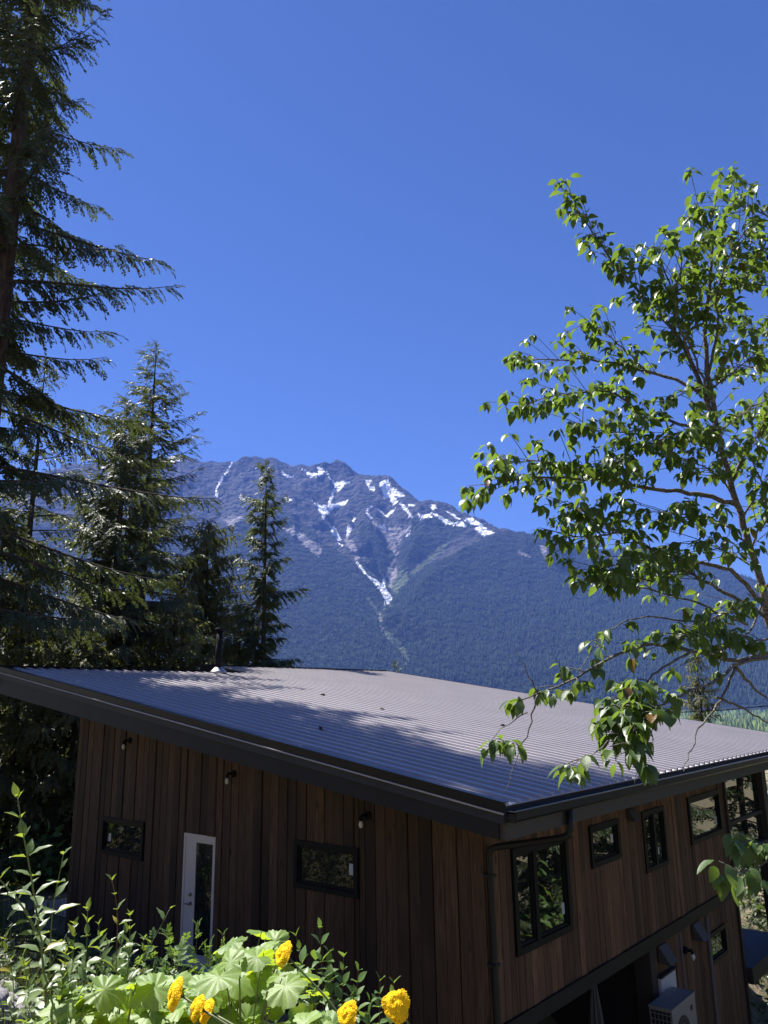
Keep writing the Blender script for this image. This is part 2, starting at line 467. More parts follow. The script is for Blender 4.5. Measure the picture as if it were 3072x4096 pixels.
IN_PTS = [
    # left massif: couloir, buttresses, cirque snow bowls
    (900, 1925, 7.75), (935, 1895, 7.85), (880, 1990, 7.45), (985, 1935, 7.6), (1010, 2020, 7.2), (760, 1980, 7.4), (600, 2020, 7.2), (930, 2070, 7.1), (850, 2100, 7.05),
    (1128, 1990, 7.25), (1085, 1920, 7.65), (1160, 1960, 7.55), (1190, 1930, 7.8), (1230, 1990, 7.45), (1265, 1905, 7.78), (1290, 1925, 7.8), (1250, 2060, 7.1), (1310, 2035, 7.42), (1370, 2010, 7.55),
    (1355, 1935, 7.8), (1395, 1915, 7.95), (1330, 1990, 7.62), (1420, 1975, 7.65), (1300, 1880, 7.95), (1440, 2010, 7.4), (1100, 2100, 6.85), (1180, 2150, 6.65), (1170, 2080, 6.95),
    (1290, 2140, 6.75), (1240, 2130, 6.85),
    # left bank of the gully, then its floor
    (1338, 2180, 6.62), (1400, 2225, 6.42), (1450, 2264, 6.25), (1512, 2335, 5.92), (1532, 2400, 5.65), (1530, 2480, 5.3), (1560, 2540, 5.05), (1590, 2600, 4.85),
    (1655, 2700, 4.45), (1610, 2610, 4.95), (1575, 2560, 5.2), (1542, 2490, 5.5), (1550, 2430, 5.75), (1557, 2380, 6.02), (1525, 2330, 6.3), (1490, 2290, 6.5), (1450, 2235, 6.75),
    (1400, 2180, 6.95), (1355, 2120, 7.2), (1330, 2070, 7.35),
    (1560, 2330, 6.28), (1580, 2280, 6.5), (1592, 2215, 6.75), (1600, 2150, 7.0), (1580, 2090, 7.2), (1545, 2060, 7.35),
    # spur between the two arms
    (1500, 1985, 7.6), (1480, 2045, 7.25), (1468, 2110, 6.95), (1480, 2170, 6.7), (1505, 2240, 6.45), (1530, 2290, 6.3), (1430, 2100, 7.05),
    # right of the scree: shadowed spur, meadow trough, big forested shoulder
    (1560, 1990, 7.65), (1600, 2030, 7.4), (1660, 2045, 7.2), (1700, 2080, 7.0), (1680, 2140, 6.75), (1640, 2210, 6.45), (1612, 2270, 6.3), (1750, 2100, 7.0), (1850, 2105, 7.0),
    (1800, 2180, 6.72), (1740, 2215, 6.6), (1690, 2255, 6.42), (1640, 2310, 6.15), (1600, 2370, 5.95), (1570, 2450, 5.6),
    (1990, 2150, 6.72), (1900, 2178, 6.5), (1830, 2215, 6.3), (1750, 2275, 5.98), (1680, 2345, 5.7), (1630, 2430, 5.38), (1605, 2510, 5.1), (1640, 2600, 4.8), (1700, 2700, 4.4),
    # broad forested faces
    (1800, 2350, 5.8), (1800, 2550, 5.0), (1800, 2720, 4.4), (2000, 2300, 6.1), (2000, 2500, 5.25), (2000, 2700, 4.5), (2085, 2380, 5.85), (2095, 2500, 5.3), (2105, 2640, 4.75), (2200, 2300, 6.2),
    (2200, 2480, 5.35), (2200, 2700, 4.5), (2350, 2290, 6.75), (2420, 2350, 6.45), (2500, 2300, 6.8), (2600, 2400, 6.1), (2450, 2560, 5.1), (2600, 2600, 5.0), (2500, 2730, 4.45), (2750, 2330, 6.8), (2800, 2500, 5.7),
    (2950, 2600, 5.2), (2800, 2720, 4.5), (3000, 2450, 6.3), (3072, 2700, 4.6), (3300, 2600, 5.5), (3700, 2650, 5.3),
    (1480, 2420, 5.75), (1420, 2330, 6.05), (1300, 2250, 6.35), (1200, 2270, 6.2), (1300, 2380, 5.75), (1400, 2500, 5.25), (1300, 2600, 4.85), (1500, 2600, 4.8), (1500, 2720, 4.4), (1200, 2720, 4.4),
    (1050, 2250, 6.35), (1050, 2450, 5.55), (1000, 2620, 4.8), (900, 2250, 6.4), (800, 2450, 5.6), (700, 2650, 4.7), (500, 2150, 6.8), (400, 2450, 5.6), (300, 2680, 4.6), (0, 2200, 6.6), (-50, 2500, 5.4), (-400, 2300, 6.3), (-400, 2600, 5.0), (-900, 2300, 6.3), (-900, 2600, 5.0)]
FOOT = [(x, None, 4.15) for x in (-900, -400, 0, 400, 800, 1200, 1600, 2000, 2400, 2800, 3200, 3700)]

def polar(px, py, km):
    d = ray(px, py if py else 2850)
    h = math.hypot(d[0], d[1])
    return math.atan2(-d[0], d[1]), km * 1000.0, (CAM[2] + d[2] / h * km * 1000.0) if py else VALLEY_Z - 4
P3 = [polar(*p) for p in SKY_PTS + IN_PTS + FOOT]
for p in SKY_PTS:
    a, r, z = polar(*p)
    P3.append((a, r + 450, z - 260)); P3.append((a, r + 1500, z - 900))
P3 = np.array(P3)
KA = 6500.0
tri = mgeo.delaunay_2d_cdt([Vector((a * KA, r)) for a, r, z in P3], [], [], 0, 1e-4)
tv = np.array([tuple(v) for v in tri[0]]); tf = tri[2]
oid = [o[0] for o in tri[3]]
tz = P3[oid, 2]
A0, A1 = polar(3500, 2300, 5)[0], polar(-700, 2300, 5)[0]
na_, nr_ = 700, 305
ga = np.linspace(A0, A1, na_); gr = 4150 + (9000 - 4150) * (np.arange(nr_) / (nr_ - 1)) ** 1.0
GA, GR = np.meshgrid(ga, gr)            # rows r, cols a
GZ = np.full(GA.shape, np.nan)
px_ = GA * KA; py_ = GR
for f in tf:
    (x1, y1), (x2, y2), (x3, y3) = tv[f[0]], tv[f[1]], tv[f[2]]
    c0 = np.searchsorted(ga, min(x1, x2, x3) / KA - 1e-9); c1 = np.searchsorted(ga, max(x1, x2, x3) / KA + 1e-9)
    r0 = np.searchsorted(gr, min(y1, y2, y3) - 1e-6); r1 = np.searchsorted(gr, max(y1, y2, y3) + 1e-6)
    if c1 <= c0 or r1 <= r0: continue
    sx = px_[r0:r1, c0:c1]; sy = py_[r0:r1, c0:c1]
    dd = (y2 - y3) * (x1 - x3) + (x3 - x2) * (y1 - y3)
    if abs(dd) < 1e-9: continue
    l1 = ((y2 - y3) * (sx - x3) + (x3 - x2) * (sy - y3)) / dd
    l2 = ((y3 - y1) * (sx - x3) + (x1 - x3) * (sy - y3)) / dd
    l3 = 1 - l1 - l2
    ok = (l1 > -1e-6) & (l2 > -1e-6) & (l3 > -1e-6)
    zz = l1 * tz[f[0]] + l2 * tz[f[1]] + l3 * tz[f[2]]
    sub = GZ[r0:r1, c0:c1]; sub[ok] = zz[ok]
GZ = np.where(np.isnan(GZ), VALLEY_Z, GZ)
WX = CAM[0] - np.sin(GA) * GR; WY = CAM[1] + np.cos(GA) * GR
# soften the planes a little, then break them with ridged noise: strong on rock, weak under forest
for _ in range(1):
    GZ[1:-1, 1:-1] = 0.5 * GZ[1:-1, 1:-1] + 0.125 * (GZ[2:, 1:-1] + GZ[:-2, 1:-1] + GZ[1:-1, 2:] + GZ[1:-1, :-2])
rockiness = sst((GZ - 950) / 700.0)
wx = fbm(WX / 500, WY / 500, 3, 5) * 240; wy = fbm(WX / 500, WY / 500, 3, 9) * 240
rid = fbm((WX + wx) / 330, (WY + wy) / 330, 5, 21, True) - 0.5
gul = fbm(GA * KA / 150 + wx / 400, GR / 1300, 4, 33, True) - 0.5
fine = fbm(WX / 60, WY / 60, 3, 44) - 0.45
rid2 = fbm((WX + 0.3 * wx) / 120, (WY + 0.3 * wy) / 120, 3, 55, True) - 0.5
amp = sst((GR - 4200) / 500)
_o = np.argsort([p[0] for p in map(lambda t: polar(*t), SKY_PTS)])
_sa = np.array([polar(*t)[0] for t in SKY_PTS])[_o]; _sr = np.array([polar(*t)[1] for t in SKY_PTS])[_o]
crest = np.exp(-((GR - np.interp(GA, _sa, _sr)) / 260.0) ** 2)
GZ = GZ + amp * (fine * 22 * rockiness + rid2 * 46 * rockiness) * crest
amp = amp * (1 - 0.80 * crest)
GZ = GZ + amp * (rid * (24 + 78 * rockiness) + gul * (32 + 58 * rockiness) + fine * (7 + 34 * rockiness) + rid2 * (6 + 58 * rockiness))

GZ = np.maximum(GZ, -73.0)
# cover, by place on the slope
dX = WX - CAM[0]; dY = WY - CAM[1]; dZ = GZ - CAM[2]
dep = dX * FW[0] + dY * FW[1] + dZ * FW[2]
IX = 1536 + F_PX * (dX * RT[0] + dY * RT[1]) / dep
IY = 2048 - F_PX * (dX * UP[0] + dY * UP[1] + dZ * UP[2]) / dep

def inpoly(pts, jit=10.0, seed=3):
    x = IX + (fbm(WX / 70, WY / 70, 4, seed) - 0.47) * jit * 2.2
    y = IY + (fbm(WX / 70, GZ / 70 + WY / 90, 4, seed + 7) - 0.47) * jit * 2.2
    r_ = np.zeros(x.shape, bool); n_ = len(pts)
    for k in range(n_):
        x1, y1 = pts[k]; x2, y2 = pts[(k + 1) % n_]
        c = (y1 > y) != (y2 > y)
        if y1 != y2: r_ ^= c & (x < (x2 - x1) * (y - y1) / (y2 - y1) + x1)
    return r_
def near_line(pts, wd, jit=8.0, seed=5):
    x = IX + (fbm(WX / 90, WY / 90, 4, seed) - 0.47) * jit * 2
    y = IY
    best = np.full(x.shape, 1e9)
    for (x1, y1), (x2, y2) in zip(pts[:-1], pts[1:]):
        L = (x2 - x1) ** 2 + (y2 - y1) ** 2
        t = np.clip(((x - x1) * (x2 - x1) + (y - y1) * (y2 - y1)) / L, 0, 1)
        best = np.minimum(best, np.hypot(x - x1 - t * (x2 - x1), y - y1 - t * (y2 - y1)))
    return best < wd

tl = 1150 + 260 * (fbm(WX / 400, WY / 400, 4, 60) - 0.5) + 160 * (gul) - 40
tone = fbm(WX / 130, WY / 130, 4, 70)[..., None]
alb = np.ones(GZ.shape + (3,)) * np.array([0.040, 0.041, 0.044])
alb = alb * (0.55 + 0.9 * tone)
streak = fbm(GA * KA / 45, GR / 400, 3, 77)
alb = np.where((streak > 0.62)[..., None], alb * 1.45, alb)
forest = GZ < tl
fcol = np.array([0.011, 0.018, 0.011]) * (0.6 + 0.8 * tone)
alb = np.where(forest[..., None], fcol, alb)
# right shoulder is wooded to its crest
shoulder = inpoly([(1600, 2520), (1640, 2400), (1750, 2270), (1840, 2205), (1960, 2150), (2060, 2118), (2240, 2120), (2330, 2150), (2560, 2150), (2900, 2250), (3500, 2300), (3500, 2900), (1650, 2900)], 6)
alb = np.where(shoulder[..., None], fcol, alb)
leftwood = inpoly([(-900, 2130), (300, 2090), (900, 2110), (1080, 2060), (1150, 2040), (1240, 2100), (1330, 2180), (1450, 2270), (1510, 2340), (1530, 2480), (1590, 2600), (1700, 2900), (-900, 2900)], 12)
alb = np.where(leftwood[..., None], fcol, alb)
spurwood = inpoly([(1470, 2080), (1440, 2120), (1470, 2200), (1500, 2260), (1540, 2310), (1580, 2250), (1585, 2190), (1540, 2130)], 10) | inpoly([(1640, 2080), (1760, 2060), (1900, 2090), (1850, 2150), (1760, 2200), (1690, 2240), (1620, 2290), (1600, 2230)], 10)
alb = np.where(spurwood[..., None], fcol * 1.1, alb)
wooded = forest | shoulder | leftwood | spurwood
GREEN = np.array([0.048, 0.062, 0.032]); SCREE = np.array([0.20, 0.185, 0.185]); SNOW = np.array([0.86, 0.87, 0.90])
def paint(mask, c, vary=0.5):
    global alb, wooded
    alb = np.where(mask[..., None], np.array(c) * (1 - vary / 2 + vary * tone), alb); wooded = wooded & ~mask
paint(inpoly([(1560, 2270), (1640, 2290), (1640, 2330), (1580, 2400), (1530, 2500), (1520, 2470), (1570, 2380), (1560, 2320)], 12), GREEN * 1.4)
paint(inpoly([(1640, 2300), (1700, 2240), (1760, 2190), (1810, 2165), (1800, 2190), (1740, 2235), (1670, 2300)], 8), GREEN * 1.1)
paint(inpoly([(1460, 2262), (1510, 2270), (1535, 2300), (1525, 2315), (1490, 2300)], 6), GREEN)
paint(inpoly([(1530, 2520), (1590, 2540), (1630, 2610), (1640, 2660), (1625, 2660), (1600, 2600), (1570, 2570)], 9), GREEN * 1.2)
paint(near_line([(1475, 2395), (1510, 2430), (1520, 2455)], 6), GREEN)
for sc in ([(1140, 2112), (1190, 2105), (1225, 2145), (1290, 2170), (1295, 2190), (1285, 2228), (1255, 2205), (1215, 2170)],
           [(1500, 2075), (1560, 2110), (1600, 2115), (1660, 2090), (1660, 2110), (1610, 2160), (1592, 2215), (1575, 2200), (1545, 2150)],
           [(1560, 2280), (1590, 2275), (1600, 2300), (1570, 2360), (1555, 2330)],
           [(900, 2075), (960, 2060), (985, 2065), (940, 2110)],
           [(1380, 2150), (1420, 2160), (1450, 2230), (1430, 2240)]):
    paint(inpoly(sc, 12), SCREE, 0.7)
for ln, wd in (([(1600, 2210), (1575, 2260), (1552, 2310)], 4), ([(1542, 2490), (1520, 2480), (1522, 2450)], 2.5), ([(1532, 2500), (1540, 2530), (1575, 2575)], 2.5),
               ([(2180, 2190), (2200, 2230)], 10), ([(2090, 2210), (2130, 2225)], 6)):
    paint(near_line(ln, wd), SCREE * 0.9, 0.5)
alb = np.where(near_line([(2085, 2250), (2085, 2400), (2095, 2500), (2105, 2600)], 7)[..., None], alb * 0.6, alb)  # crease of the shallow gully darkened in the colour
snow = np.zeros(GZ.shape, bool)
for sp, jt in (([(1500, 2322), (1520, 2325), (1535, 2340), (1542, 2322), (1548, 2320), (1545, 2350), (1562, 2370), (1572, 2388), (1558, 2402), (1542, 2412), (1546, 2392), (1530, 2362)], 3),
               ([(1272, 2005), (1300, 2025), (1340, 2018), (1390, 2005), (1386, 2018), (1345, 2035), (1318, 2056), (1300, 2045)], 5),
               ([(1225, 1872), (1262, 1892), (1285, 1890), (1282, 1866), (1308, 1885), (1300, 1900), (1262, 1902)], 7),
               ([(1328, 1892), (1352, 1930), (1380, 1925), (1415, 1930), (1388, 1937), (1368, 1958), (1352, 1940)], 5),
               ([(1478, 1925), (1500, 1925), (1492, 1945), (1514, 1950), (1508, 1962), (1492, 1955)], 4),
               ([(1540, 1938), (1568, 1926), (1574, 1950), (1610, 1972), (1624, 1982), (1594, 1984), (1600, 2000), (1590, 2012), (1572, 1990), (1556, 1988), (1550, 1965)], 6),
               ([(1612, 2012), (1630, 2020), (1642, 2042), (1630, 2040)], 3), ([(1645, 2015), (1668, 2018), (1668, 2026), (1650, 2024)], 3),
               ([(1684, 2052), (1700, 2062), (1726, 2056), (1734, 2068), (1702, 2073)], 4),
               ([(1735, 2022), (1752, 2020), (1758, 2032), (1742, 2038)], 5), ([(1742, 2054), (1765, 2058), (1800, 2080), (1822, 2098), (1790, 2092), (1770, 2072)], 5),
               ([(1797, 2048), (1820, 2052), (1842, 2070), (1862, 2080), (1838, 2072)], 4), ([(1830, 2092), (1855, 2085), (1878, 2106), (1842, 2102)], 6),
               ([(1874, 2080), (1902, 2074), (1936, 2096), (1905, 2098)], 6), ([(1914, 2114), (1938, 2102), (1960, 2120), (1982, 2130), (1945, 2138)], 5),
               ([(1528, 2102), (1545, 2100), (1560, 2122), (1545, 2118)], 4), ([(1525, 2036), (1545, 2058), (1550, 2060), (1540, 2042)], 3), ([(1556, 2062), (1590, 2036), (1584, 2050), (1562, 2068)], 3),
               ([(1332, 2110), (1352, 2112), (1370, 2155), (1362, 2158), (1340, 2130)], 4), ([(1398, 2112), (1418, 2108), (1412, 2130), (1402, 2140)], 4), ([(1424, 2068), (1432, 2075), (1420, 2100)], 4),
               ([(1150, 1990), (1170, 1994), (1182, 2002), (1165, 2004)], 3), ([(972, 1985), (1000, 2000), (1010, 2008), (985, 2002)], 3),
               
               ([(1630, 2145), (1652, 2130), (1640, 2146)], 3), ([(1360, 2167), (1375, 2178), (1385, 2186), (1368, 2178)], 2), ([(690, 1830), (715, 1826), (740, 1842), (700, 1850)], 4)):
    _c = np.mean(sp, 0); snow |= inpoly([tuple(_c + (np.array(v_) - _c) * 1.22) for v_ in sp], jt * 0.6)
for ln, wd in (([(944, 1852), (910, 1905), (880, 1950), (880, 1985)], 3), ([(1352, 1960), (1330, 2010)], 5), ([(1440, 2250), (1470, 2290), (1495, 2320)], 3), ([(1146, 1890), (1160, 1905), (1185, 1905)], 4), ([(1300, 2045), (1305, 2075)], 5),
               ([(1500, 2075), (1480, 2050)], 3), ([(1620, 2010), (1660, 2070)], 2.5), ([(1500, 2025), (1480, 2040)], 3)):
    snow |= near_line(ln, wd, 6)
snow &= GZ > 300
paint(snow, SNOW, 0.08)
i, j = np.meshgrid(np.arange(nr_ - 1), np.arange(na_ - 1), indexing='ij')
q = np.stack([i * na_ + j, i * na_ + j + 1, (i + 1) * na_ + j + 1, (i + 1) * na_ + j], -1).reshape(-1, 4)[:, ::-1]
me = np_mesh('mountain', np.stack([WX, WY, GZ], -1).reshape(-1, 3), [q], M['mountain'], True)
at_ = me.color_attributes.new('albedo', 'FLOAT_COLOR', 'POINT')
at_.data.foreach_set('color', np.concatenate([np.clip(alb, 0, 1), np.ones(GZ.shape + (1,))], -1).astype(np.float32).ravel())
tag(link('mountain', me), kind='structure')

# forest of small far conifers on the slopes and the valley floor
def far_trees(px, py, pz, hgt, cols):
    n_ = len(px)
    k = 4
    ang = np.arange(k) * 2 * math.pi / k
    ring = np.stack([np.cos(ang), np.sin(ang)], -1)
    V = np.zeros((n_, k + 1, 3))
    wdt = hgt * RNG.uniform(0.13, 0.22, n_)
    V[:, :k, 0] = px[:, None] + ring[None, :, 0] * wdt[:, None]
    V[:, :k, 1] = py[:, None] + ring[None, :, 1] * wdt[:, None]
    V[:, :k, 2] = pz[:, None] - 2
    V[:, k, 0] = px; V[:, k, 1] = py; V[:, k, 2] = pz + hgt
    b = np.arange(n_)[:, None] * (k + 1)
    F = np.stack([np.stack([b[:, 0] + q_, b[:, 0] + (q_ + 1) % k, b[:, 0] + k], -1) for q_ in range(k)], 1).reshape(-1, 3)
    return V.reshape(-1, 3), F, np.repeat(cols, k + 1, 0)
idx = np.flatnonzero((wooded & (GR > 4250) & (IX > -200) & (IX < 3300) & (GZ < 1950)).ravel())
pick = RNG.choice(idx, 54000)
jx = RNG.normal(0, 8, len(pick)); jy = RNG.normal(0, 8, len(pick))
fx = WX.ravel()[pick] + jx; fy = WY.ravel()[pick] + jy; fz = GZ.ravel()[pick]
hg = RNG.uniform(16, 36, len(pick)) * (1 - 0.55 * sst((fz - 700) / 900))
cl = np.array([0.014, 0.024, 0.013])[None] * RNG.uniform(0.5, 1.8, (len(pick), 1)) * (0.7 + 0.6 * fbm(fx / 200, fy / 200, 3, 90))[:, None]
V, Fc, Cc = far_trees(fx, fy, fz, hg, cl)
me = np_mesh('mountain_forest', V, [Fc], M['farwood'])
at_ = me.color_attributes.new('albedo', 'FLOAT_COLOR', 'POINT')
at_.data.foreach_set('color', np.concatenate([np.clip(Cc, 0, 1), np.ones((len(Cc), 1))], -1).astype(np.float32).ravel())
tag(link('mountain_forest', me), 'dark conifer forest covering the lower slopes of the snowy mountain', 'forest', kind='stuff')

nv = 9000
ta = RNG.uniform(polar(3700, 2300, 5)[0], polar(2200, 2300, 5)[0], nv); tr_ = np.sqrt(RNG.uniform(900 ** 2, 4250 ** 2, nv))
vx = CAM[0] - np.sin(ta) * tr_; vy = CAM[1] + np.cos(ta) * tr_
keep = fbm(vx / 260, vy / 260, 3, 14) > 0.36
vx, vy = vx[keep], vy[keep]
cl = np.where(RNG.uniform(0, 1, (len(vx), 1)) < 0.6, [[0.085, 0.125, 0.045]], [[0.03, 0.05, 0.025]]) * RNG.uniform(0.6, 1.4, (len(vx), 1))
V, Fc, Cc = far_trees(vx, vy, far_height(vx, vy), RNG.uniform(9, 24, len(vx)), cl)
me = np_mesh('valley_forest', V, [Fc], M['farwood'])
at_ = me.color_attributes.new('albedo', 'FLOAT_COLOR', 'POINT')
at_.data.foreach_set('color', np.concatenate([np.clip(Cc, 0, 1), np.ones((len(Cc), 1))], -1).astype(np.float32).ravel())
tag(link('valley_forest', me), 'pale green woods spread over the flat valley floor', 'forest', kind='stuff')

# the valley's air
hz = MB(); hz.box((CAM[0] - 10500, CAM[1] - 6000, -75.0), (CAM[0] + 7500, CAM[1] + 10500, 2640.0))
ho = hz.build('haze', None)
mt = bpy.data.materials.new('valley_haze'); mt.use_nodes = True
n = mt.node_tree; n.nodes.remove(n.nodes['Principled BSDF'])
pv = N(n, 'ShaderNodeVolumePrincipled'); pv.inputs['Density'].default_value = 4.2e-5
pv.inputs['Color'].default_value = (0.17, 0.33, 1.0, 1)
n.links.new(pv.outputs[0], n.nodes['Material Output'].inputs['Volume'])
ho.data.materials.append(mt)
tag(ho, kind='stuff')
ho['label'] = 'thin blue haze filling the valley air'
ho['category'] = 'haze'
# ------------------------------------------------------------------ house
EAVE_X, RAKE_Y, SLOPE, ZE = 1.091, -1.233, 0.16, 0.2886
HI1, HI2, STEP_Y, FAR_Y = -10.998, -12.671, 5.186, 13.4
WL, WR = -9.81, 9.365
BAND_T, BAND_B = -2.44, -2.63
FLOOR_LO = -5.6
def rz(x): return ZE - SLOPE * (x - EAVE_X)
house = empty('house', (0, 0, -5.6))
tag(house, 'brown timber clad house with a sloping dark metal roof', 'house')

core = MB()
core.prism([(-0.035, 0.035, BAND_B), (WL + 0.035, 0.035, BAND_B), (WL + 0.035, 0.035, rz(WL) - 0.36), (-0.035, 0.035, rz(0) - 0.36)], (0, WR - 0.07, 0))
core.box((WL + 0.035, 0.035, -6.2), (-0.035, 0.16, BAND_B - 0.003))
core.box((WL + 0.035, 4.86, -6.2), (-0.035, WR - 0.035, BAND_B - 0.003))
core.box((WL + 0.035, 0.16, -6.2), (-3.2, 4.857, BAND_B - 0.003))
core.build('wall', M['sheath'], house)

WIN_L = {'A': (-8.70, -7.296, -1.325, -0.670), 'B': (-3.369, -2.086, -1.272, -0.614), 'DOOR': (-6.127, -5.26, -2.80, -0.747)}
WIN_R = {'C': (0.617, 2.151, -1.794, -0.522), 'D': (2.897, 3.939, -1.112, -0.513), 'E': (4.903, 5.911, -1.503, -0.523), 'F': (7.159, 9.03, -1.372, -0.511), 'G': (7.53, 8.53, -3.525, -2.99)}

def spans(lo, hi, cuts):
    out = [(lo, hi)]
    for a, b in cuts:
        nx = []
        for s, e in out:
            if b <= s or a >= e: nx.append((s, e)); continue
            if a - s > 0.02: nx.append((s, a))
            if e - b > 0.02: nx.append((b, e))
        out = nx
    return out

def plank_l(x0, x1, za, zb, t):
    mb = MB(); g = 0.0055
    top = (lambda x: rz(x) - 0.355) if zb is None else (lambda x: zb)
    lo, hi = x0 + g, x1 - g
    c = 0.006
    pts = [(lo, 0.03), (hi, 0.03), (hi, -t + c), (hi - c, -t), (lo + c, -t), (lo, -t + c)]
    n_ = len(pts); v = [(x, y, za) for x, y in pts] + [(x, y, top(x)) for x, y in pts]
    mb.add(v, [tuple(range(n_)), tuple(range(2 * n_ - 1, n_ - 1, -1))] + [((i + 1) % n_, i, n_ + i, n_ + (i + 1) % n_) for i in range(n_)])
    return mb
def plank_r(y0, y1, za, zb, t):
    mb = MB(); g = 0.005; c = 0.006
    lo, hi = y0 + g, y1 - g
    pts = [(-0.03, lo), (t - c, lo), (t, lo + c), (t, hi - c), (t - c, hi), (-0.03, hi)]
    n_ = len(pts); v = [(x, y, za) for x, y in pts] + [(x, y, zb) for x, y in pts]
    mb.add(v, [tuple(range(n_ - 1, -1, -1)), tuple(range(n_, 2 * n_))] + [(i, (i + 1) % n_, n_ + (i + 1) % n_, n_ + i) for i in range(n_)])
    return mb

rnd = random.Random(11)
# near wall: boards 197 mm, split round the openings
x = 0.0; nb = 0
while x > WL + 0.02:
    wd = rnd.choice((0.188, 0.197, 0.197, 0.206)); x0 = max(x - wd, WL)
    cutx = [x0] + sorted(e for k in WIN_L.values() for e in k[:2] if x0 + 0.015 < e < x - 0.015) + [x]
    t = rnd.choice((0.004, 0.008, 0.014, 0.024))
    for a, b in zip(cutx[:-1], cutx[1:]):
        mid = (a + b) / 2
        cuts = [(k[2], k[3]) for k in WIN_L.values() if k[0] < mid < k[1]]
        for s, e in spans(-6.3, 50.0, cuts):
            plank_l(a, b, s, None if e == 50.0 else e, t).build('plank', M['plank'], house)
    x = x0
# right wall: narrower boards, upper storey above the belly band and lower storey below it
y = 0.0
while y < WR - 0.02:
    wd = rnd.choice((0.160, 0.168, 0.176)); y1 = min(y + wd, WR)
    if WR - y1 < 0.06: y1 = WR
    cuty = [y] + sorted(e for k in WIN_R.values() for e in k[:2] if y + 0.015 < e < y1 - 0.015) + [y1]
    t = rnd.choice((0.003, 0.006, 0.010, 0.016))
    for a, b in zip(cuty[:-1], cuty[1:]):
        mid = (a + b) / 2
        cuts = [(k[2], k[3]) for k in WIN_R.values() if k[0] < mid < k[1]]
        for s, e in spans(BAND_T + 0.003, rz(0) - 0.36, cuts):
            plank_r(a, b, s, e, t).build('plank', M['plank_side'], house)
        if mid > 4.95:
            for s, e in spans(-6.2, BAND_B - 0.004, cuts):
                plank_r(a, b, s, e, t * 0.6).build('plank', M['plank_side'], house)
    y = y1

# belly band along the right wall, dark post at the edge of the recess
mb = MB(); mb.box((-0.2, -0.03, BAND_B), (0.045, WR + 0.05, BAND_T)); mb.build('belly_band', M['band'], house)
mb = MB(); mb.box((-0.25, 4.72, -6.3), (0.03, 4.945, BAND_B - 0.003)); mb.build('post', M['post'], house)
mb = MB(); mb.box((-3.15, 0.17, BAND_B - 0.05), (-0.24, 4.71, BAND_B - 0.01)); mb.build('recess_ceiling', M['sheath'], house)
mb = MB(); mb.box((-3.19, 0.17, -6.2), (-3.1, 4.85, BAND_B - 0.06)); mb.build('recess_wall', M['concrete'], house)
# conduits and corner board
for (y_, za, zb, r_, mt_) in ((7.42, -6.2, BAND_B - 0.02, 0.035, M['trim']), (6.02, -6.2, -2.66, 0.022, M['trim']), (8.55, -2.98, BAND_B - 0.02, 0.02, M['trim'])):
    mb = MB(); mb.tube([(0.06, y_, za), (0.06, y_, zb)], r_, 8); mb.build('conduit', mt_, house, True)
mb = MB(); mb.box((-0.02, WR - 0.002, -6.2), (0.05, WR + 0.09, rz(0) - 0.36)); mb.box((-0.02, WR + 0.0, -6.2), (-0.1, WR + 0.05, rz(0) - 0.36))
mb.build('corner_board', M['post'], house)

def window_l(k, frame=0.075, sticker=None):
    x0, x1, z0, z1 = WIN_L[k]
    f = MB(); d0, d1 = 0.03, -0.045
    f.box((x0, d0, z0), (x0 + frame, d1, z1)); f.box((x1 - frame, d0, z0), (x1, d1, z1))
    f.box((x0 + frame, d0, z1 - frame), (x1 - frame, d1, z1)); f.box((x0 + frame, d0, z0), (x1 - frame, d1, z0 + frame))
    fo = f.build('window', M['black'], house)
    s = MB(); fr = frame + 0.035; y_ = -0.012
    s.box((x0 + frame, 0.02, z0 + frame), (x0 + fr, y_, z1 - frame)); s.box((x1 - fr, 0.02, z0 + frame), (x1 - frame, y_, z1 - frame))
    s.box((x0 + fr, 0.02, z1 - fr), (x1 - fr, y_, z1 - frame)); s.box((x0 + fr, 0.02, z0 + frame), (x1 - fr, y_, z0 + fr))
    s.build('sash', M['black'], fo)
    p = MB(); p.box((x0 + fr, 0.018, z0 + fr), (x1 - fr, 0.010, z1 - fr)); p.build('pane', M['pane_dim'], fo)
    if sticker:
        sx, sz, sw, sh = sticker
        q_ = MB(); q_.box((sx, 0.0095, sz), (sx + sw, 0.0075, sz + sh)); q_.build('paper_sticker', M['white'], fo)
window_l('A', 0.07, (-8.49, -1.10, 0.075, 0.14))
window_l('B', 0.07, (-2.29, -0.99, 0.075, 0.15))

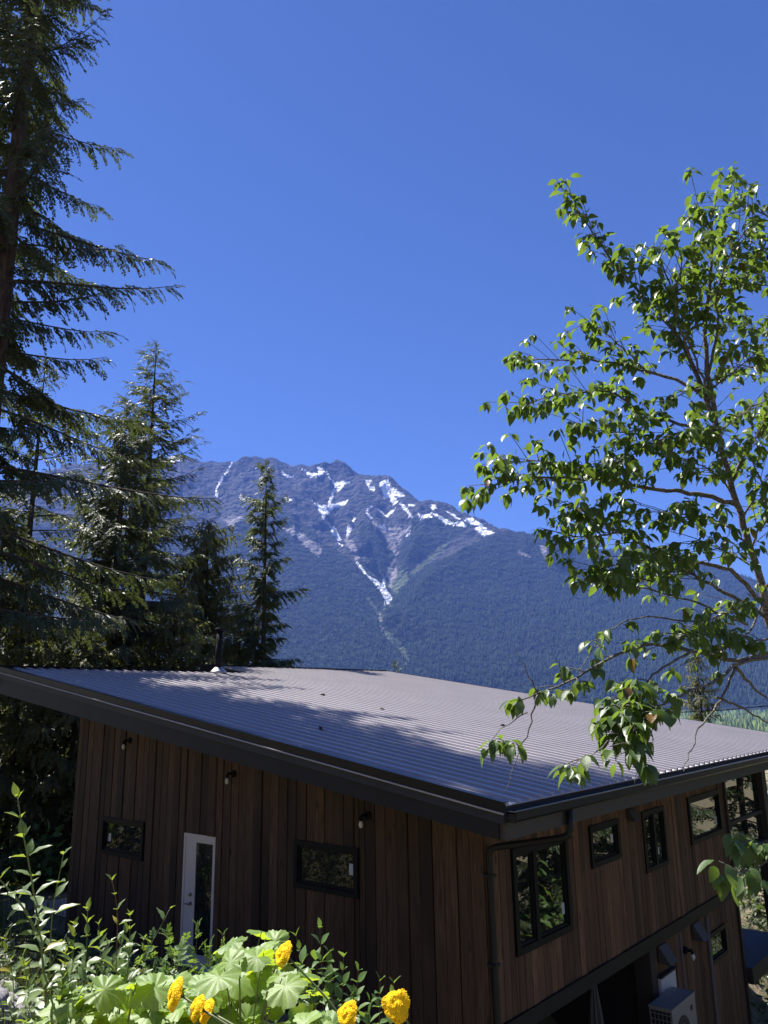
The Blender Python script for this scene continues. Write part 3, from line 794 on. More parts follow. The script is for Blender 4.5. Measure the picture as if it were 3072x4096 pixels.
def window_r(k, frame=0.07, mull=(), bars=(), sticker=None):
    y0, y1, z0, z1 = WIN_R[k]
    f = MB(); d0, d1 = -0.03, 0.04
    f.box((d0, y0, z0), (d1, y0 + frame, z1)); f.box((d0, y1 - frame, z0), (d1, y1, z1))
    f.box((d0, y0 + frame, z1 - frame), (d1, y1 - frame, z1)); f.box((d0, y0 + frame, z0), (d1, y1 - frame, z0 + frame))
    fo = f.build('window', M['black'], house)
    edges = [y0 + frame] + [e for m_ in mull for e in (m_ - 0.045, m_ + 0.045)] + [y1 - frame]
    for m_ in mull:
        q_ = MB(); q_.box((-0.025, m_ - 0.045, z0 + frame), (0.036, m_ + 0.045, z1 - frame)); q_.build('mullion', M['black'], fo)
    for a, b in zip(edges[::2], edges[1::2]):
        s = MB(); e = 0.035
        s.box((-0.02, a, z0 + frame), (0.012, a + e, z1 - frame)); s.box((-0.02, b - e, z0 + frame), (0.012, b, z1 - frame))
        s.box((-0.02, a + e, z0 + frame), (0.012, b - e, z0 + frame + e)); s.box((-0.02, a + e, z1 - frame - e), (0.012, b - e, z1 - frame))
        s.build('sash', M['black'], fo)
        p = MB(); p.box((-0.018, a + e, z0 + frame + e), (-0.010, b - e, z1 - frame - e)); p.build('pane', M['pane'], fo)
    if sticker:
        sy, sz, sw, sh = sticker
        q_ = MB(); q_.box((-0.0095, sy, sz), (-0.0075, sy + sw, sz + sh)); q_.build('paper_sticker', M['white'], fo)
window_r('C', 0.085, (1.19,), (), (1.93, -1.56, 0.075, 0.15))
window_r('D', 0.075, (), (), (3.68, -0.86, 0.09, 0.13))
window_r('E', 0.075, (5.41,), (), (5.55, -1.30, 0.07, 0.12))
window_r('F', 0.085, (), (), (8.72, -1.18, 0.10, 0.15))
window_r('G', 0.07)

# white door with a tall glass light, set back in the wall
x0, x1, z0, z1 = WIN_L['DOOR']
dm = MB(); dm.box((x0, 0.03, z0), (x0 + 0.05, -0.006, z1)); dm.box((x1 - 0.06, 0.03, z0), (x1, -0.012, z1)); dm.box((x0 + 0.05, 0.03, z1 - 0.05), (x1 - 0.06, -0.006, z1))
do = dm.build('door', M['door'], house)
lf = MB(); gx0, gx1, gz0, gz1 = x0 + 0.335, x1 - 0.085, z0 + 0.22, z1 - 0.13
lf.box((x0 + 0.052, 0.028, z0), (gx0, 0.004, z1 - 0.052)); lf.box((gx1, 0.028, z0), (x1 - 0.062, 0.004, z1 - 0.052))
lf.box((gx0, 0.028, gz1), (gx1, 0.004, z1 - 0.052)); lf.box((gx0, 0.028, z0), (gx1, 0.004, gz0))
lf.build('door_leaf', M['door'], do)
p = MB(); p.box((gx0, 0.022, gz0), (gx1, 0.014, gz1)); p.build('pane', M['pane'], do)
h = MB()
h.tube([(-5.89, 0.004, -1.70), (-5.89, -0.02, -1.70)], 0.03, 12)
h.build('deadbolt', M['metal'], do, True)
h = MB(); h.tube([(-5.885, 0.004, -1.84), (-5.885, -0.055, -1.84)], [0.032, 0.014], 12); h.tube([(-5.885, -0.055, -1.84), (-5.99, -0.055, -1.845)], [0.014, 0.010], 8)
h.build('handle', M['metal'], do, True)

# wall lamps: black socket with a bare bulb
for bx, bz in ((-8.03, 0.72), (-4.94, 0.24), (-2.007, -0.20)):
    l = MB(); l.tube([(bx + 0.10, 0.0, bz + 0.03), (bx + 0.10, -0.035, bz + 0.03)], 0.055, 14)
    l.tube([(bx + 0.10, -0.03, bz + 0.03), (bx + 0.08, -0.10, bz + 0.04), (bx + 0.06, -0.12, bz + 0.01), (bx + 0.06, -0.12, bz - 0.03)], [0.016, 0.022, 0.028, 0.03], 10)
    lo = l.build('wall_lamp', M['pipe'], house, True)
    b = MB(); b.tube([(bx + 0.06, -0.12, bz - 0.028), (bx + 0.06, -0.12, bz - 0.05), (bx + 0.06, -0.12, bz - 0.085), (bx + 0.06, -0.12, bz - 0.115), (bx + 0.06, -0.12, bz - 0.13)], [0.016, 0.024, 0.034, 0.026, 0.008], 12)
    b.build('bulb', M['bulb'], lo, True)
# lamp on the lower side wall
l = MB(); l.tube([(0.0, 6.3, -2.98), (0.05, 6.3, -2.98)], 0.06, 12); l.tube([(0.04, 6.3, -2.98), (0.13, 6.3, -2.97), (0.15, 6.3, -3.02)], [0.02, 0.03, 0.03], 10)
lo = l.build('wall_lamp', M['pipe'], house, True)
b = MB(); b.tube([(0.15, 6.3, -3.02), (0.15, 6.3, -3.07), (0.15, 6.3, -3.13)], [0.02, 0.04, 0.012], 12); b.build('bulb', M['bulb'], lo, True)

# vent hoods: wedge shaped, open below
def hood(y_, z_, s_=1.0):
    h_ = MB(); w_, hh, dpt = 0.24 * s_, 0.20 * s_, 0.17 * s_
    h_.prism([(0.02, y_, z_), (0.05, y_, z_), (dpt, y_, z_ - hh), (0.02, y_, z_ - hh)], (0, 0.02, 0))
    h_.prism([(0.02, y_ + w_, z_), (0.05, y_ + w_, z_), (dpt, y_ + w_, z_ - hh), (0.02, y_ + w_, z_ - hh)], (0, 0.02, 0))
    h_.prism([(0.05, y_ + 0.02, z_), (dpt, y_ + 0.02, z_ - hh), (dpt - 0.012, y_ + 0.02, z_ - hh), (0.04, y_ + 0.02, z_)], (0, w_ - 0.02, 0))
    ho_ = h_.build('vent_hood', M['hood'], house)
    k_ = MB(); k_.box((0.018, y_ + 0.021, z_ - hh * 0.95), (dpt * 0.6, y_ + w_ - 0.001, z_ - hh * 0.9)); k_.build('vent_flap', M['hood_in'], ho_)
hood(4.33, -0.42, 0.9); hood(5.08, -2.655, 1.3); hood(6.72, -2.655, 1.3)
# white service panel low on the side wall
mb = MB(); mb.box((0.02, 4.98, -3.52), (0.075, 5.62, -3.11)); mb.build('service_panel', M['white'], house)
mb = MB(); mb.box((0.02, 4.95, -3.10), (0.10, 5.66, -3.075)); mb.build('panel_hood', M['post'], house)

# ---- roof: deck, ribbed sheets, flashings, fascias, gutter
deck = MB()
def deckpart(xh, ya, yb, t0=0.035, t1=0.30):
    deck.prism([(EAVE_X - 0.03, ya, rz(EAVE_X - 0.03) - t0), (EAVE_X - 0.03, ya, -0.06), (EAVE_X - 0.16, ya, -0.06), (xh + 0.05, ya, rz(xh) - t1 - 0.1), (xh + 0.05, ya, rz(xh) - t0)], (0, yb - ya, 0))
deckpart(HI1, RAKE_Y + 0.03, STEP_Y); deckpart(HI2, STEP_Y + 0.003, FAR_Y - 0.03)
roof = deck.build('roof', M['soffit'], house)

PITCH_R = 0.254
def sheet(ya, yb, xh, nribs):
    """one sheet: trapezoid ribs every 254 mm with two low stiffeners in each pan"""
    prof = []
    for k in range(nribs):
        o = ya + k * PITCH_R
        prof += [(o, 0.0), (o + 0.0006, 0.035), (o + 0.054, 0.035), (o + 0.060, 0.0), (o + 0.124, 0.0), (o + 0.130, 0.005), (o + 0.142, 0.005), (o + 0.148, 0.0), (o + 0.186, 0.0), (o + 0.192, 0.005), (o + 0.204, 0.005), (o + 0.210, 0.0)]
    prof.append((yb, 0.0))
    prof = [p_ for p_ in prof if p_[0] <= yb + 1e-6]
    n_ = len(prof); v = []
    xs = [EAVE_X, xh]
    for x_ in xs:
        v += [(x_, y_, rz(x_) - 0.012 + h_) for y_, h_ in prof]
    for x_ in xs:
        v += [(x_, y_, rz(x_) - 0.024) for y_, h_ in prof]
    f = [(i, i + 1, n_ + i + 1, n_ + i) for i in range(n_ - 1)]
    f += [(2 * n_ + i, i, i + 1, 2 * n_ + i + 1)[::-1] for i in range(n_ - 1)]
    f += [(3 * n_ + i, n_ + i, n_ + i + 1, 3 * n_ + i + 1) for i in range(n_ - 1)]
    mb_ = MB(); mb_.add(v, f); return mb_
y = RAKE_Y + 0.03
while y < FAR_Y - 0.05:
    ye = min(y + 3 * PITCH_R, FAR_Y - 0.02)
    xh = HI1 if (y + ye) / 2 < STEP_Y else HI2
    if y < STEP_Y < ye: xh = HI1
    sheet(y, ye, xh, 3).build('roof_panel', M['roof'], roof)
    y = ye
def rake(ya, sgn, xa, xb, z0, z1, t, name, mat):
    mb_ = MB(); mb_.prism([(xa, ya, rz(xa) + z1), (xb, ya, rz(xb) + z1), (xb, ya, rz(xb) + z0), (xa, ya, rz(xa) + z0)], (0, sgn * t, 0)); return mb_.build(name, mat, house)
# near rake: drip flashing with a rolled edge, upper and lower fascia boards (the lower one tapers)
mb = MB()
mb.prism([(EAVE_X + 0.02, RAKE_Y - 0.045, rz(EAVE_X + 0.02) + 0.03), (HI1 - 0.02, RAKE_Y - 0.045, rz(HI1 - 0.02) + 0.03), (HI1 - 0.02, RAKE_Y - 0.045, rz(HI1 - 0.02) - 0.085), (EAVE_X + 0.02, RAKE_Y - 0.045, rz(EAVE_X + 0.02) - 0.085)], (0, 0.004, 0))
mb.prism([(EAVE_X + 0.02, RAKE_Y - 0.041, rz(EAVE_X + 0.02) + 0.03), (EAVE_X + 0.02, RAKE_Y + 0.06, rz(EAVE_X + 0.02) + 0.03), (EAVE_X + 0.02, RAKE_Y + 0.06, rz(EAVE_X + 0.02) + 0.026), (EAVE_X + 0.02, RAKE_Y - 0.041, rz(EAVE_X + 0.02) + 0.026)], (HI1 - EAVE_X - 0.04, 0, rz(HI1 - 0.02) - rz(EAVE_X + 0.02)))
fl = mb.build('rake_flashing', M['flashing'], house)
mb = MB(); mb.tube([(EAVE_X + 0.02, RAKE_Y - 0.055, rz(EAVE_X + 0.02) - 0.09), (HI1 - 0.02, RAKE_Y - 0.055, rz(HI1 - 0.02) - 0.09)], 0.011, 8)
mb.build('rolled_edge', M['boot'], fl, True)  # pale metal put in to draw the flashing's highlight line
for k in range(24):
    x_ = EAVE_X - 0.25 - k * 0.5
    if x_ < HI1: break
    s_ = MB(); s_.tube([(x_, RAKE_Y - 0.045, rz(x_) - 0.05), (x_, RAKE_Y - 0.054, rz(x_) - 0.05)], 0.008, 6); s_.build('screw', M['gutter'], fl)
rake(RAKE_Y - 0.030, 1, EAVE_X, HI1, -0.20, -0.03, 0.035, 'upper_fascia', M['fascia_up'])
mb = MB(); za, zb = -0.075, rz(HI1) - 0.52
mb.prism([(EAVE_X - 0.09, RAKE_Y + 0.008, rz(EAVE_X - 0.09) - 0.19), (HI1, RAKE_Y + 0.008, rz(HI1) - 0.19), (HI1, RAKE_Y + 0.008, zb), (EAVE_X - 0.09, RAKE_Y + 0.008, za)], (0, 0.04, 0))
mb.build('lower_fascia', M['fascia'], house)
rake(FAR_Y - 0.025, 1, EAVE_X, HI2, -0.33, 0.028, 0.03, 'far_fascia', M['fascia'])
mb = MB(); mb.box((EAVE_X - 0.03, RAKE_Y + 0.01, -0.075), (EAVE_X + 0.004, FAR_Y, rz(EAVE_X) - 0.06)); mb.build('eave_fascia', M['fascia_eave'], house)
for xh, ya, yb in ((HI1, RAKE_Y - 0.03, STEP_Y), (HI2, STEP_Y, FAR_Y)):
    mb = MB(); mb.box((xh - 0.03, ya, rz(xh) - 0.36), (xh + 0.0, yb, rz(xh) + 0.035)); mb.box((xh - 0.035, ya, rz(xh) + 0.036), (xh + 0.10, yb, rz(xh) + 0.040)); mb.build('ridge_flashing', M['fascia'], house)
mb = MB(); mb.prism([(HI1, STEP_Y - 0.02, rz(HI1) + 0.05), (HI2, STEP_Y - 0.02, rz(HI2) + 0.05), (HI2, STEP_Y - 0.02, rz(HI2) - 0.36), (HI1, STEP_Y - 0.02, rz(HI1) - 0.36)], (0, 0.02, 0)); mb.build('step_fascia', M['fascia'], house)
# gutter: open half box
gx, gz0_ = EAVE_X + 0.006, 0.105
g = MB()
for (a, b) in (((gx, gz0_ + 0.10), (gx + 0.003, gz0_)), ((gx, gz0_), (gx + 0.09, gz0_ + 0.003)), ((gx + 0.12, gz0_ + 0.115), (gx + 0.123, gz0_ + 0.03))):
    g.box((a[0], RAKE_Y + 0.02, a[1]), (b[0], FAR_Y, b[1]))
g.prism([(gx + 0.09, RAKE_Y + 0.02, gz0_), (gx + 0.123, RAKE_Y + 0.02, gz0_ + 0.03), (gx + 0.12, RAKE_Y + 0.02, gz0_ + 0.03), (gx + 0.09, RAKE_Y + 0.02, gz0_ + 0.003)], (0, FAR_Y - RAKE_Y - 0.02, 0))
g.box((gx, RAKE_Y + 0.017, gz0_), (gx + 0.115, RAKE_Y + 0.02, gz0_ + 0.09))
go = g.build('gutter', M['gutter'], house)
mb = MB(); mb.tube([(gx + 0.122, RAKE_Y + 0.02, gz0_ + 0.117), (gx + 0.122, FAR_Y, gz0_ + 0.117)], 0.008, 6); mb.build('gutter_lip', M['metal'], go)
mb = MB(); mb.tube([(gx + 0.12, RAKE_Y + 0.03, gz0_ + 0.11), (gx + 0.06, RAKE_Y - 0.02, gz0_ + 0.12), (gx + 0.0, RAKE_Y + 0.02, gz0_ + 0.115)], 0.004, 5); mb.build('gutter_tie', M['metal'], go)
# downspout: drops from the gutter, runs back under the soffit to the wall corner and down it
d = MB(); dr = 0.042
pth = [(gx + 0.05, 0.12, gz0_), (gx + 0.05, 0.12, -0.13), (gx + 0.02, 0.11, -0.19), (gx - 0.06, 0.10, -0.225), (0.15, 0.05, -0.40), (0.085, 0.03, -0.43), (0.07, 0.02, -0.50), (0.07, 0.02, -2.2), (0.07, 0.02, -6.2)]
d.tube(pth, dr, 10); ds = d.build('downspout', M['gutter'], house, True)
for z_ in (-0.75, -1.75, -2.5):
    b = MB(); b.box((0.0, -0.04, z_), (0.118, 0.08, z_ + 0.035)); b.build('pipe_strap', M['gutter'], ds)
# stove pipe with its flashing on the high edge
sp = (-10.78, 4.30)
mb = MB(); mb.tube([(sp[0], sp[1], rz(sp[0]) - 0.1), (sp[0], sp[1], 3.28)], 0.085, 16); po = mb.build('stove_pipe', M['pipe'], house, True)
mb = MB(); mb.tube([(sp[0], sp[1], 3.28), (sp[0], sp[1], 3.36)], [0.12, 0.11], 16); mb.build('pipe_cap', M['pipe'], po, True)
mb = MB(); mb.tube([(sp[0], sp[1], rz(sp[0]) + 0.0), (sp[0], sp[1], rz(sp[0]) + 0.06), (sp[0], sp[1], rz(sp[0]) + 0.16)], [0.24, 0.20, 0.09], 16); mb.build('pipe_boot', M['boot'], po, True)

# ---- glazed corner and decks beyond the wall
DY = WR + 0.09
px_post = 11.95
for (y_, xx) in ((px_post, 0.0),):
    mb = MB(); mb.box((-0.16, y_, -8.5), (0.12, y_ + 0.34, -0.1)); mb.build('deck_post', M['post'], house)
mb = MB(); mb.box((-0.12, DY, -0.30), (0.08, px_post, -0.085)); mb.build('deck_beam', M['post'], house)
mb = MB(); mb.box((-3.2, DY, -2.0), (0.10, px_post + 0.3, -1.86)); mb.build('upper_deck', M['post'], house)
mb = MB(); mb.box((-3.2, DY, -4.30), (0.16, px_post + 0.4, -4.0)); mb.build('lower_deck', M['post'], house)
mb = MB(); mb.box((-3.3, WR + 0.1, -4.0), (-3.2, px_post + 0.3, -0.3)); mb.build('deck_screen', M['sheath'], house)
mb = MB(); mb.box((-0.06, DY, -1.30), (0.04, px_post, -1.22)); mb.build('glazing_rail', M['post'], house)
p = MB(); p.box((-0.01, DY + 0.02, -1.22), (0.0, px_post - 0.02, -0.31)); p.build('pane', M['pane'], house)
p = MB(); p.box((-0.01, DY + 0.02, -1.85), (0.0, px_post - 0.02, -1.31)); p.build('pane', M['pane'], house)

# ------------------------------------------------------------------ heat pump beside the lower wall
hp = empty('heat_pump', (0.3, 4.8, -4.2))
tag(hp, 'white outdoor heat pump unit standing against the lower side wall', 'heat pump')
mb = MB(); mb.box((0.125, 4.29, -4.16), (0.485, 5.29, -3.312)); mb.build('casing', M['unit'], hp)
mb = MB(); mb.box((0.118, 4.283, -3.309), (0.492, 5.297, -3.285)); mb.build('lid', M['unit'], hp)
mb = MB()
for k in range(6):
    x_ = 0.15 + k * 0.062; mb.box((x_, 4.272, -4.12), (x_ + 0.008, 4.288, -3.35))
for k in range(10):
    z_ = -4.10 + k * 0.08; mb.box((0.14, 4.268, z_), (0.47, 4.276, z_ + 0.008))
mb.build('coil_guard', M['unit'], hp)
mb = MB(); mb.box((0.14, 4.278, -4.13), (0.47, 4.287, -3.34)); mb.build('coil', M['hood_in'], hp)
mb = MB(); n_ = 28
for rad in (0.28, 0.22, 0.16, 0.10, 0.05):
    mb.tube([(0.492, 4.68 + rad * math.cos(a), -3.76 + rad * math.sin(a)) for a in np.linspace(0, 2 * math.pi, n_)], 0.005, 5, False)
mb.build('fan_guard', M['hood_in'], hp)
mb = MB(); mb.tube([(0.486, 4.68, -3.76), (0.489, 4.68, -3.76)], 0.29, 28); mb.build('fan_opening', M['hood'], hp)
mb = MB(); mb.box((0.486, 5.06, -3.50), (0.50, 5.13, -3.43)); mb.build('badge', M['hood'], hp)
for a, b in ((4.36, 4.44), (5.14, 5.22)):
    mb = MB(); mb.box((0.0, a, -4.22), (0.5, b, -4.165)); mb.build('bracket', M['metal'], hp)

# closed umbrella in the recess
um = empty('closed_umbrella', (-0.7, 2.7, -5.4)); tag(um, 'closed pale grey garden umbrella standing in the dark recess', 'umbrella')
ux = -0.55; uy = float(on_x(2374, 3925, ux)[1])
mb = MB(); mb.tube([(ux, uy, -5.45), (ux, uy, -2.86)], 0.02, 8); mb.build('pole', M['metal'], um)
n_ = 16; lev = [(-2.88, 0.012), (-3.05, 0.05), (-3.4, 0.10), (-3.8, 0.13), (-4.3, 0.16), (-4.5, 0.15)]
v = []; f = []
for li, (z_, r_) in enumerate(lev):
    for k in range(n_):
        a = 2 * math.pi * k / n_; rr_ = r_ * (1.0 if k % 2 else 0.55); v.append((ux + rr_ * math.cos(a), uy + rr_ * math.sin(a), z_))
for li in range(len(lev) - 1):
    for k in range(n_): f.append((li * n_ + k, li * n_ + (k + 1) % n_, (li + 1) * n_ + (k + 1) % n_, (li + 1) * n_ + k))
mb = MB(); mb.add(v, f); mb.build('canopy', M['umbrella'], um)
mb = MB(); mb.box((ux - 0.25, uy - 0.25, -5.6), (ux + 0.25, uy + 0.25, -5.45)); mb.build('base', M['concrete'], um)

# lower yard railing beyond the decks
rl = empty('yard_railing', (-0.5, 16, -6.0)); tag(rl, 'weathered grey rail fence beyond the far house corner', 'fence')
pa, pb = np.array(at(2968, 3846, 22.5)), np.array(at(3110, 3872, 20.5))
for dz in (0, -0.27):
    mb = MB(); mb.tube([pa + (0, 0, dz) - (pb - pa) * 1.5, pb + (0, 0, dz) + (pb - pa) * 1.5], 0.035, 6); mb.build('rail', M['rail'], rl)
for k in range(7):
    q_ = pa + (pb - pa) * (-1.4 + k * 0.6); mb = MB(); mb.box(q_ + (-0.04, -0.04, -1.6), q_ + (0.04, 0.04, 0.05)); mb.build('post', M['rail'], rl)

# cones and twigs fallen on the roof
for k, (px, py, lb) in enumerate(((1530, 2843, 'fallen cone on the middle of the roof above the shadow edge'), (2012, 2908, 'fallen cone on the sunlit roof left of the hanging leaves'), (1282, 2920, 'fallen cone lying in the tree shadow on the roof'), (1290, 2785, 'small fallen cone near the upper part of the roof'), (2090, 2740, 'small fallen cone near the far roof edge'))):
    d_ = ray(px, py); t_ = (ZE - SLOPE * (CAM[0] - EAVE_X) - CAM[2]) / (d_[2] + SLOPE * d_[0]); p_ = CAM + d_ * t_
    mb = MB(); a_ = k * 1.3; u_ = np.array([math.cos(a_), math.sin(a_), -SLOPE * math.cos(a_)])
    mb.tube([p_ - u_ * 0.06 + (0, 0, 0.03), p_ - u_ * 0.03 + (0, 0, 0.032), p_ + u_ * 0.02 + (0, 0, 0.03), p_ + u_ * 0.06 + (0, 0, 0.025)], [0.012, 0.028, 0.024, 0.006], 8)
    tag(mb.build('fir_cone', M['bark'], None, True), lb, 'cone', 'cones fallen on the metal roof')
# ------------------------------------------------------------------ leaf and spray templates
def norm(v): return v / np.maximum(np.linalg.norm(v, axis=-1, keepdims=True), 1e-9)

def frames(t, nrm):
    """rotation matrices whose columns are the leaf's length, width and face directions"""
    t = norm(t); b = norm(np.cross(nrm, t)); n_ = np.cross(t, b)
    return np.stack([t, b, n_], -1)

def stamp(tmplV, tmplF, Rm, P, S_):
    """many copies of a template as one vertex / face array"""
    V_ = np.einsum('nij,kj->nki', Rm, tmplV) * S_[:, None, None] + P[:, None, :]
    k = len(tmplV)
    F_ = tmplF[None] + (np.arange(len(P)) * k)[:, None, None]
    return V_.reshape(-1, 3), F_.reshape(-1, tmplF.shape[1])

def leaf_tmpl(width, prof, fold=0.25, droop=0.25, wave=0.0, petiole=0.0, seed=0):
    """a blade: midrib along +x, halves folded up, tip bent down; prof = half widths along the length"""
    r_ = np.random.default_rng(seed); n_ = len(prof); V_ = []; F_ = []
    for i, h_ in enumerate(prof):
        s = i / (n_ - 1); z0 = -droop * s * s; hw = h_ * width * 0.5
        e = wave * math.sin(i * 2.1 + seed) * width
        V_ += [(petiole + s, 0, z0), (petiole + s, hw, z0 + hw * fold + e), (petiole + s, -hw, z0 + hw * fold - e * 0.7)]
    for i in range(n_ - 1):
        a, b = i * 3, i * 3 + 3
        F_ += [(a, b, b + 1, a + 1), (a, a + 2, b + 2, b)]
    return np.array(V_, float), np.array(F_, int)

OVATE = [0.02, 0.62, 0.96, 1.0, 0.82, 0.48, 0.03]
LANCE = [0.02, 0.55, 0.92, 1.0, 0.88, 0.6, 0.32, 0.02]

def palmate(seed):
    """a broad five-lobed leaf with toothed edge, puckered between its ribs; stalk end at the origin, length 1 along +x"""
    r_ = np.random.default_rng(seed)
    lobes = [(-2.25, 0.50), (-1.15, 0.62), (0.0, 0.72), (1.15, 0.62), (2.25, 0.50)]
    nb_ = 46; th = np.linspace(-2.85, 2.85, nb_); rad = []
    for k, t_ in enumerate(th):
        b = max(l * math.exp(-((t_ - a) / 0.62) ** 2) for a, l in lobes)
        rad.append(0.38 + 0.46 * b + (0.026 if k % 2 else -0.018) + r_.normal(0, 0.008))
    rad = np.array(rad); rad[0] *= 0.75; rad[-1] *= 0.75
    V_ = [(0.36, 0, 0.0)]
    for ring in (0.38, 0.72, 1.0):
        for t_, q_ in zip(th, rad):
            r0 = q_ * ring
            rib = max(math.exp(-((t_ - a) / 0.13) ** 2) for a, _ in lobes)
            z = -0.036 * rib * ring + 0.12 * ring * math.cos(2.5 * t_ + 0.4 + seed) * 0.5 + 0.02 * ring * math.sin(11 * t_ + seed) - 0.16 * ring ** 2 * (0.6 + 0.4 * math.cos(t_)) + r_.normal(0, 0.012) * ring
            V_.append((0.36 + r0 * math.cos(t_), r0 * math.sin(t_), z))
    T_ = []; Q_ = []
    for k in range(nb_ - 1):
        T_.append((0, 1 + k, 2 + k))
        for g_ in range(2):
            a = 1 + g_ * nb_ + k; b = a + nb_
            Q_.append((a, b, b + 1, a + 1))
    return np.array(V_, float), np.array(T_, int), np.array(Q_, int)

def spray_tmpl(n_pairs, spread, wid, seed, sag=0.25, flat=0.5):
    """a conifer shoot of unit length: needle-clad side twigs in opposite pairs"""
    r_ = np.random.default_rng(seed); V_ = []; F_ = []
    def dia(p, d, l, w_):
        d = np.array(d, float); d /= np.linalg.norm(d)
        s = np.cross(d, (0.15, 0.1, 1.0)); s /= np.linalg.norm(s)
        tw = r_.normal(0, 0.5); up = np.cross(s, d); s = s * math.cos(tw) + up * math.sin(tw)
        b = len(V_); p = np.array(p, float)
        V_.extend([p, p + d * l * 0.45 + s * w_ * 0.5, p + d * l, p + d * l * 0.45 - s * w_ * 0.5]); F_.append((b, b + 1, b + 2, b + 3))
    for i in range(n_pairs):
        s = 0.06 + 0.86 * i / (n_pairs - 1); z = -sag * s * s
        l = spread * (1.05 - 0.75 * s) * r_.uniform(0.75, 1.15)
        for sg in (1, -1):
            if r_.uniform() < 0.06: continue
            dir_ = (0.75 + r_.normal(0, 0.12), sg * (0.8 + r_.normal(0, 0.15)), -flat * r_.uniform(0.2, 1.0))
            dia((s, 0, z), dir_, l, wid * r_.uniform(0.8, 1.2))
            if l > 0.2:
                pm = np.array((s, 0, z)) + np.array(dir_) / np.linalg.norm(dir_) * l * 0.45
                dia(pm, (0.95, sg * 0.25, -flat * 0.6), l * 0.55, wid * 0.9)
    dia((0.85, 0, -sag * 0.72), (1, 0, -2 * sag), 0.22, wid)
    dia((0.0, 0, 0), (1, 0, -0.3 * sag), 0.55, wid * 0.8); dia((0.45, 0, -sag * 0.2), (1, 0, -1.1 * sag), 0.5, wid * 0.8)
    return np.array(V_), np.array(F_, int)

SPR = {'fir': [spray_tmpl(9, 0.34, 0.075, s_, 0.30, 0.55) for s_ in (1, 2, 3)],
       'spruce': [spray_tmpl(9, 0.38, 0.085, s_, 0.15, 0.35) for s_ in (4, 5, 6)],
       'cedar': [spray_tmpl(8, 0.30, 0.11, s_, 0.55, 0.9) for s_ in (7, 8, 9)]}

